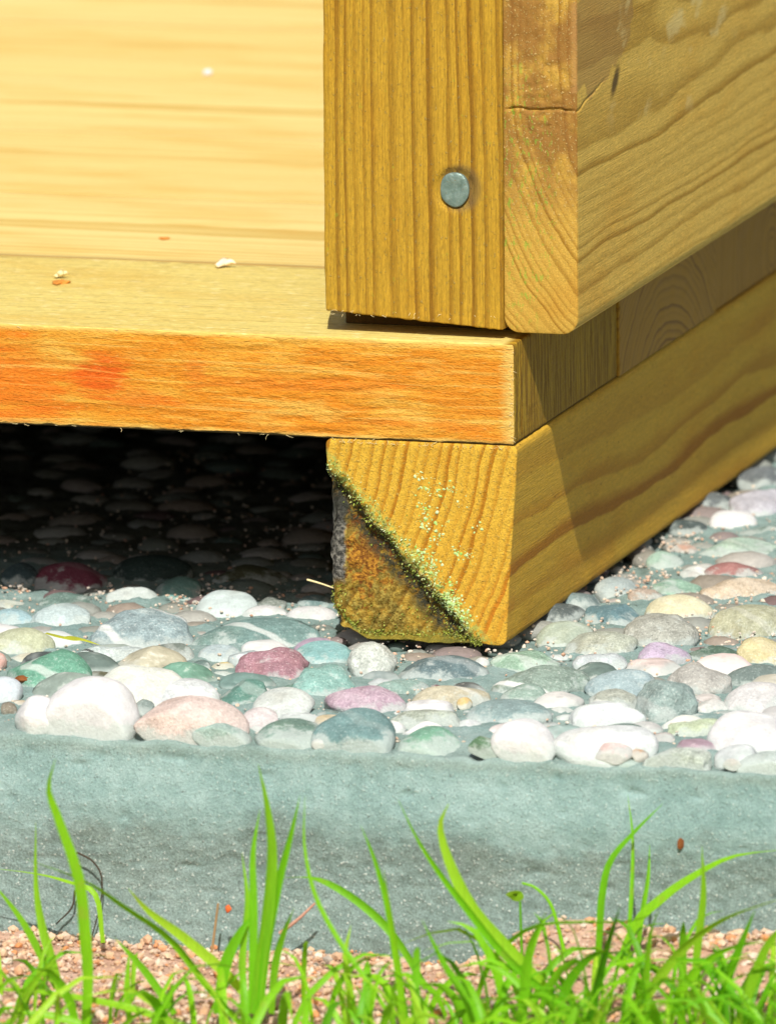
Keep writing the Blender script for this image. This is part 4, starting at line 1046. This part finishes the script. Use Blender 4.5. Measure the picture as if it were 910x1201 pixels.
def lathe(name, prof, seg, mats, parent, loc, rot=(0, 0, 0), wob=0.0, seed=5):
    V = []; 
    for (r, z) in prof:
        for k in range(seg):
            a = 2 * math.pi * k / seg
            V.append((r * math.cos(a), r * math.sin(a), z))
    V = np.array(V, float)
    if wob: V *= (1 + wob * vnoise(V * .45 + 5, seed))[:, None]
    F = []
    for i in range(len(prof) - 1):
        for k in range(seg):
            F.append((i * seg + k, i * seg + (k + 1) % seg, (i + 1) * seg + (k + 1) % seg, (i + 1) * seg + k))
    o = link(name, mesh_np(name, V, np.array(F), mats), parent, loc)
    o.rotation_euler = rot
    return o
pr = [(4.15, -2.0), (4.25, .5), (4.15, .85), (3.85, 1.08), (3.0, 1.16), (2.2, 1.12), (1.5, 1.02), (.8, .98), (.01, .98)]
nail = lathe("nail_head", pr, 40, [M_NAIL], post, (0, 0, 0), (math.pi / 2, 0, 0), .06)
nail.location = (Vector((-16.9, 6.45, 120.2)) - Vector((PX0, 6.0, 84.4))) * MM
nail.scale = (.92, 1.06, .62)

# spacer in the gap under the post
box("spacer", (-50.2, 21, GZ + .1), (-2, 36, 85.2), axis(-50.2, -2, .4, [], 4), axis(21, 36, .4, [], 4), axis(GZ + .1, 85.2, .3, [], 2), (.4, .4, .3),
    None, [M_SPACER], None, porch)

# wall boards on edge, running back from the post
WX0, WX1 = -4.0, 15.2
def disp_wall(P, N):
    D = np.zeros_like(P)
    f = face_w(N, 1, -1) ** 2
    D[:, 1] -= f * (.30 * fbm(P * [1.0, 0, .7], 111, 3) * (.4 + sstep(95, 130, P[:, 2])))
    # drying check across the end, running on along the side to the knot
    zc = 141.6 + .5 * fbm(P * [.3, 0, 0], 113, 2)
    D[:, 1] += f * 1.3 * np.clip(1 - np.abs(P[:, 2] - zc) / .42, 0, 1)
    s = face_w(N, 0, 1) ** 2
    zk = 141.4 + .14 * (P[:, 1] - 6) + .9 * fbm(P * [0, .12, 0], 115, 2)
    D[:, 0] -= s * .45 * np.clip(1 - np.abs(P[:, 2] - zk) / .42, 0, 1) * sstep(44, 14, P[:, 1])
    D[:, 0] += s * (.06 * fbm(P * [0, .02, .30], 116, 3))
    return D
wall = box("wall_board", (WX0, 6.0, 84.0), (WX1, 1140, 229), axis(WX0, WX1, 4.2, [(WX0, WX1, .5)], edge=7), axis(6, 1140, .3, [(6, 62, 1.0), (62, 260, 6)], 40),
           axis(84.0, 229, 4.0, [(84, 136, .9), (136, 154, .3), (154, 185, .8)], 10, edge=7), (4.2, .3, 4.0), disp_wall, [M_WALL], None, porch)
wall['label'] = "lower wall board with sawn end, crack and knot"
box("wall_board", (WX0, 6.4, 230), (WX1 - .4, 1140, 300), axis(WX0, WX1 - .4, 3, [], 5), axis(6.4, 1140, .5, [], 60), axis(230, 300, 3, [], 12), (3, .5, 3),
    None, [M_WALL2], None, porch)['label'] = "upper wall board above the frame"

# moss, lichen and loose fibres (too small to pick apart: one mesh of each)
def leaflets(name, pts, dirs, size, mat, parent, width=.38, seed=2):
    r = np.random.default_rng(seed); n = len(pts)
    pts = np.asarray(pts); d = np.asarray(dirs) + r.normal(0, .55, (n, 3)); d /= np.linalg.norm(d, axis=1, keepdims=True)
    side = np.cross(d, r.normal(size=(n, 3))); side /= np.linalg.norm(side, axis=1, keepdims=True)
    up = np.cross(d, side)
    L = (np.asarray(size) * r.uniform(.6, 1.4, n))[:, None]
    a = pts - side * L * width * .5; b = pts + side * L * width * .5
    m = pts + d * L * .55 + up * L * .12; t = pts + d * L
    ml = m - side * L * width * .5 ; mr = m + side * L * width * .5
    V = np.stack([a, b, mr, t, ml], 1).reshape(-1, 3)
    k = np.arange(n)[:, None] * 5
    return link(name, mesh_np(name, V - np.array([-48.9, 0, BZ[0]]), [k + np.array([[0, 1, 2, 4]]), k + np.array([[4, 2, 3]])], [mat], smooth=False), parent)

def end_pt(x, z):
    """a point on the sculpted beam end (x, z in the beam's own mm), from the same formula as the mesh"""
    Pq = np.array([[x - 48.9, 0.0, z + BZ[0]]]); return (Pq + disp_bearer(Pq, np.array([[0, -1.0, 0]])))[0]
mp, md, ms = [], [], []
for k in range(1150):                                  # along the wane line
    t = random.random() ** .9
    q = WA + (WB - WA) * t + WN * random.gauss(.3, 1.7)
    if not (0 < q[0] < 46 and .5 < q[1] < 47): continue
    if vnoise(np.array([[t * 9, 3.3, .7]]), 5)[0] < random.uniform(-.9, .35): continue
    mp.append(end_pt(*q)); md.append((-.2, -.9, .1)); ms.append(.62)
tag(leaflets("moss", mp, md, ms, M_MOSSP, bearer, seed=4), kind='stuff', label="pale green moss along the diagonal edge")
mp, md, ms = [], [], []
for k in range(2300):                                  # dark and olive moss below it, and the fringe at the foot
    if k < 420:
        t = random.random(); q = WA + (WB - WA) * t - WN * abs(random.gauss(2.4, 1.6))
    elif k < 1850:
        q = np.array([random.uniform(3, 43), abs(random.gauss(0, 1.1)) + .05]); q[1] += max(0, 8 - q[0]) * .8
    else:
        q = np.array([abs(random.gauss(1.2, 1.5)), random.uniform(3, 14)]) if random.random() < .5 else np.array([random.uniform(2, 36), random.uniform(0, 9)])
    if q[0] < .2 or q[1] < .1: continue
    mp.append(end_pt(*q)); md.append((-.1, -.8, -.25)); ms.append(.66)
tag(leaflets("moss", mp, md, ms, M_MOSS, bearer, seed=6), kind='stuff', label="olive moss fringe along the foot of the beam end")
lp, ls = [], []
for (cx, cz, n, sg) in ((27.5, 37, 10, 1.2), (32.8, 37, 10, .8), (24, 36, 8, 1.6), (25.5, 31, 14, 1.2), (26, 28, 14, 1.1), (28.5, 25, 12, 1.3), (31, 28.5, 5, .8),
                        (34.5, 21, 12, .9), (38, 19.5, 10, .9), (24.6, 20, 30, 1.3), (33.5, 12, 8, 1.0), (36, 34, 4, 1.5), (30, 33, 6, 2), (40, 28, 3, 1.5), (28, 15, 18, 1.6), (33, 7, 26, 1.8), (30.5, 9.5, 16, 1.3), (24, 40, 5, .8), (36.5, 4, 34, 1.6), (34, 8, 30, 1.4), (27, 17, 26, 1.3)):
    for k in range(int(n * 1.8)):
        lp.append(end_pt(cx + random.gauss(0, sg), cz + 3.0 + random.gauss(0, sg))); ls.append(.12 + .40 * random.random() ** 2)
li = grains("lichen", np.array(lp) - np.array([-48.9, 0, BZ[0]]), ls, M_LICHEN, bearer, flat=.9, seed=12, flat_y=.35)
tag(li, kind='stuff', label="mint green lichen dots on the beam end")

def tube(V, F, pts, r0, r1, seg=5):
    pts = [Vector(p) for p in pts]; n = len(pts); base = len(V)
    for i, p in enumerate(pts):
        t = (pts[min(i + 1, n - 1)] - pts[max(i - 1, 0)]).normalized()
        u = t.cross(Vector((.3, .5, .81))).normalized(); w = t.cross(u)
        r = r0 + (r1 - r0) * i / (n - 1)
        for k in range(seg):
            a = 2 * math.pi * k / seg
            V.append(tuple(p + u * math.cos(a) * r + w * math.sin(a) * r))
    for i in range(n - 1):
        for k in range(seg):
            F.append((base + i * seg + k, base + i * seg + (k + 1) % seg, base + (i + 1) * seg + (k + 1) % seg, base + (i + 1) * seg + k))

V, F = [], []
def whisker(p, d, L, r=.07):
    p = Vector(p); d = Vector(d).normalized(); q = [p]
    for k in range(4):
        d = (d + Vector([random.gauss(0, .28) for _ in range(3)])).normalized(); q.append(q[-1] + d * L / 4)
    tube(V, F, q, r, r * .4, 4)
for k in range(16): whisker((-random.uniform(2, 150), -.1, GZ - DT + .2), (random.choice((-1, 1)) * 1.2, -.3, -.5), random.uniform(.7, 2.2))
for k in range(6): whisker((-random.uniform(2, 150), -.1, GZ - .4), (random.choice((-1, 1)) * 1.5, -.5, .3), random.uniform(.6, 1.6))
for k in range(55): whisker((random.uniform(-47, -1), -.2, BZ[1] - 1.0), (random.gauss(0, .6), -.6, .7), random.uniform(.5, 1.6))
for k in range(26): whisker((random.uniform(PX0 + 1, PX1 - 1), 6.0, 88.0 - (k % 2) - 3.2 * random.random() * 0 - 3.3 * ((-51.4 + 47.2 * random.random() + 51.4) / 47.2) * 0), (random.gauss(0, .7), -.6, -.3), random.uniform(.5, 1.2))
for k in range(26): whisker((random.uniform(-1.2, .2), -.1, random.uniform(GZ - 25, GZ - 1)), (.8, -.6, random.gauss(0, .6)), random.uniform(.5, 1.2))
wf = link("wood_fibre", mesh_np("wood_fibre", V, np.array(F), [M_FIBRE]), porch)
tag(wf, kind='stuff', label="loose pale fibres on the sawn edges")

# ------------------------------------------------------------------ small loose things
def ribbon(pts, w, fold=.25, twist=0.0, base_w=.75, res=16, wdir=None, tip=.04):
    """curved grass blade as a folded, tapering strip; pts in mm"""
    P = [np.array(p, float) for p in pts]
    P = [2 * P[0] - P[1]] + P + [2 * P[-1] - P[-2]]
    C = []
    m = len(P) - 3
    for i in range(res + 1):
        t = i / res * m; k = min(int(t), m - 1); f = t - k
        a, b, c, d = P[k], P[k + 1], P[k + 2], P[k + 3]
        C.append(.5 * ((2 * b) + (-a + c) * f + (2 * a - 5 * b + 4 * c - d) * f * f + (-a + 3 * b - 3 * c + d) * f ** 3))
    C = np.array(C); T = np.gradient(C, axis=0); T /= np.linalg.norm(T, axis=1, keepdims=True)
    V = []; wd = np.array(wdir if wdir is not None else (1, .2, 0), float)
    for i in range(res + 1):
        t = i / res
        ang = twist * t
        s = wd - T[i] * (wd @ T[i])
        if np.linalg.norm(s) < .15: s = np.cross(T[i], [0, 1.0, .2])
        s /= np.linalg.norm(s); nn = np.cross(T[i], s)
        s2 = s * math.cos(ang) + nn * math.sin(ang); n2 = np.cross(T[i], s2)
        ww = w * .5 * (base_w + (1 - base_w) * min(1, t * 3)) * max(tip, (1 - max(0, (t - .35) / .65) ** 1.8))
        V += [C[i] - s2 * ww, C[i] + n2 * ww * fold * 1.6, C[i] + s2 * ww]
    F = []
    for i in range(res):
        for k in (0, 1): F.append((i * 3 + k, i * 3 + k + 1, i * 3 + k + 4, i * 3 + k + 3))
    return np.array(V), np.array(F)

TUFTS = {
    'A': ("grass tuft with one tall bent blade at the left against the kerb", (-55, -200, -46)),
    'B': ("grass tuft whose long blades lean left across the kerb", (-12, -212, -46)),
    'C': ("upright bright grass tuft left of the middle with three tall blades", (-8, -207, -46)),
    'D': ("sparse dark grass tuft in the middle with one thin bowed blade", (28, -205, -46)),
    'E': ("grass tuft with a wide hooked blade right of the middle", (64, -196, -46)),
    'F': ("tall grass tuft at the right with arching blades over the gravel", (72, -155, -46)),
    'G': ("grass tuft of short leaning blades in the lower right corner", (98, -204, -46)),
    'I': ("loose grass tuft of short spread blades at the lower left", (-40, -215, -46)),
    'H': ("low grass tuft of short blades below the hooked blade", (60, -212, -46)),
}
roots = {}
for key, (lab, loc) in TUFTS.items():
    roots[key] = (thing("grass_tuft", lab, "grass tuft", loc, "grass tufts in front of the kerb"), loc)
for (key, w, pts) in BLADES:
    root, loc = roots[key]
    wd = Vector((1, .28, 0)); wd.rotate(Matrix.Rotation(random.uniform(-.7, .7), 3, 'Z'))
    Vb, Fb = ribbon(np.array(pts) - loc, w * 1.12, fold=random.uniform(.15, .4), twist=random.uniform(-.6, .6), wdir=wd)
    link("blade", mesh_np("blade", Vb, Fb, [M_GRASS]), root)

def blades_mesh(name, specs, mat, res=6):
    Vs, Fs, nb = [], [], 0
    for (x, y, z, h, lean, az, w) in specs:
        d = np.array([math.cos(az), math.sin(az), 0])
        pts = [np.array([x, y, z - 1.5]), np.array([x, y, z]) + d * lean * h * .18 + [0, 0, h * .45], np.array([x, y, z]) + d * lean * h * .62 + [0, 0, h * .82],
               np.array([x, y, z]) + d * lean * h * 1.15 + [0, 0, h * (1.0 - .25 * lean)]]
        a = random.uniform(0, 3.14)
        v_, f_ = ribbon(pts, w, .3, random.uniform(-.8, .8), res=res, wdir=(math.cos(a), math.sin(a), 0))
        Vs.append(v_); Fs.append(f_ + nb); nb += len(v_)
    return link(name, mesh_np(name, np.concatenate(Vs), np.concatenate(Fs), [mat]))
sp = []
def soil1(x, y): return float(soil_z(np.array([[x, y, 0.0]]))[0])
for k in range(1500):
    x = random.uniform(-120, 150); u = (x + 60) / 180
    y = random.uniform(-262, -178 + 22 * max(0, u - .5))
    if random.random() > .075 + .80 * max(0, u - .40) + .16 * (y < -228): continue
    h = random.uniform(9, 26) * (1 + .25 * (x > 40))
    sp.append((x, y, soil1(x, y), h, random.uniform(.2, 1.3), random.uniform(0, 6.28), random.uniform(1.1, 2.6)))
for k in range(2600):
    y = random.uniform(-640, -262); x = random.uniform(-500, 480)
    lim = max(7, -46 + (-235 - y) * .187 + 46 + 6)
    sp.append((x, y, soil1(x, y) if y > -610 else -60, min(random.uniform(10, 38), lim + random.uniform(0, 6)), random.uniform(.2, 1.2), random.uniform(0, 6.28), random.uniform(1.4, 2.8)))
tag(blades_mesh("grass", sp, M_GRASS), "short bright green grass growing through the gravel in front", "grass", kind='stuff')

# curled seedling, dry stem, dark curl, pink twig
def tubes_obj(name, paths, mat, parent=None, loc=(0, 0, 0)):
    V, F = [], []
    for (pts, r0, r1) in paths: tube(V, F, [tuple(np.array(p) - np.array(loc)) for p in pts], r0, r1, 6)
    return link(name, mesh_np(name, V, np.array(F), [mat]), parent, loc if parent is None else (0, 0, 0))
def smooth_path(pts, res=14):
    v_, f_ = ribbon(pts, 1, 0, res=res); return [tuple(v_[i * 3] * .5 + v_[i * 3 + 2] * .5) for i in range(res + 1)]

sl = SEED['stem'][0]
seed = thing("seedling", "small seedling with a round curled leaf at its tip above the gravel", "seedling", sl)
tubes_obj("stem", [(smooth_path(SEED['stem']), .38, .28)], M_GRASS, seed, sl)
tubes_obj("stem", [(smooth_path(SEED['stem2']), .55, .3)], M_GRASS, seed, sl)
c0 = np.array(SEED['leaf']) - np.array(sl)
Vl = [(0, 0, 0)]; Fl = []                               # a small round cupped leaf facing the light
for i in (1, 2, 3, 4):
    for k in range(20):
        an = 2 * math.pi * k / 20; rr = i / 4 * 2.2 * (1 - .16 * max(0, math.cos(an - 1.2)) ** 6)
        Vl.append((rr * math.cos(an), -.42 * abs(rr * math.cos(an + .5)) + .1 * rr, rr * math.sin(an) * .95))
Fl = [(1 + (i - 1) * 20 + k, 1 + (i - 1) * 20 + (k + 1) % 20, 1 + i * 20 + (k + 1) % 20, 1 + i * 20 + k) for i in (1, 2, 3) for k in range(20)]
Fl = [Fl, [(0, 1 + k, 1 + (k + 1) % 20) for k in range(20)]]
lf = link("leaf", mesh_np("leaf", np.array(Vl), Fl, [M_GRASS]), seed, c0)
lf.rotation_euler = (.75, .35, .5)

o = tubes_obj("dry_stem", [(smooth_path(DRY), .35, .3)], M_DRY, None, DRY[0]); tag(o, "thin brown dry stem standing between the tall blades", "stem")
link("bud", mesh_np("bud", ICO[2][0] * [.8, .5, 1.0] * (1 + .35 * vnoise(ICO[2][0] * 2, 4))[:, None] + (np.array(BUD) - np.array(DRY[0])), ICO[2][1], [M_RED]), o)
tag(tubes_obj("root_curl", [(smooth_path(CURL), .28, .16), (smooth_path(CURL2), .3, .2)], M_DARKTWIG, None, CURL[0]), "thin dark curled root lying against the kerb at the left", "root")
tag(tubes_obj("twig", [(smooth_path(PTWIG), .55, .3)], M_PINKTWIG, None, PTWIG[0]), "short pinkish twig leaning on the kerb near the tall grass", "twig")
tag(tubes_obj("straw", [(smooth_path(STRAW), .3, .2)], M_FIBRE, None, STRAW[0]), "pale straw poking out beside the left of the beam end", "straw")

def lump(name, loc, dims, mat, label, cat, seed, rot=0, sub=2, rough=.3):
    V, F = ICO[sub]
    V = V * (1 + rough * vnoise(V * 1.8, seed))[:, None] * dims
    o = link(name, mesh_np(name, V, F, [mat], smooth=False), None, loc); o.rotation_euler = (0, 0, rot)
    return tag(o, label, cat)
lump("pale_crumb", (-207.5, 426.5, GZ + .9), (1.4, 1.8, 1.0), M_SPECK, "tiny pale lilac crumb lying alone far back on the floor boards", "crumb", 3)
lump("bark_crumb", (-140.1, 63.8, GZ + .35), (2.1, 2.6, .5), M_ORANGEBIT, "flat orange bark crumb lying on the front floor board", "crumb", 5, .1, 2, .75)
lump("resin_crumb", (-134.1, 139.1, GZ + .2), (1.2, 1.6, .3), M_ORANGEBIT, "small orange brown crumb behind the first floor board joint", "crumb", 6, .1, 2, .75)
def shaving(loc, L, w, label, mat, seed, az):
    random.seed(seed)
    pts = [np.array([0, 0, 0])]
    for k in range(5): pts.append(pts[-1] + [L / 5, random.gauss(0, .5), (.5, .6, -.3, .4, -.5)[k]])
    v_, f_ = ribbon(pts, w, .5, 1.4, res=12, wdir=(0, 1, .3))
    o = link("wood_shaving", mesh_np("wood_shaving", v_, f_, [mat]), None, loc); o.rotation_euler = (0, 0, az)
    so = o.modifiers.new("thickness", 'SOLIDIFY'); so.thickness = .00015
    return tag(o, label, "shaving", "shavings on the floor boards")
shaving((-107, 96.1, GZ + .5), 5.2, 2.2, "pale curled wood shaving lying on the front floor board joint", M_SHAVE, 1, .3)
shaving((-143.5, 70.5, GZ + .4), 3.4, 1.6, "pale wood shaving lying behind the orange bark crumb", M_FIBRE, 2, .1)

v_, f_ = ribbon(FALLEN, 1.9, .2, .3, res=14, wdir=(.2, 1, 0))
v_ = v_ - np.array(FALLEN[0])
tag(link("fallen_blade", mesh_np("fallen_blade", v_, f_, [M_YELLOW]), None, FALLEN[0]), "yellow green fallen grass blade lying on the pebbles at the left", "grass blade")
for i, (loc, d, lab) in enumerate(BITS):
    lump("leaf_fragment", loc, d, M_BROWN, lab, "leaf fragment", 20 + i, .3 * i)
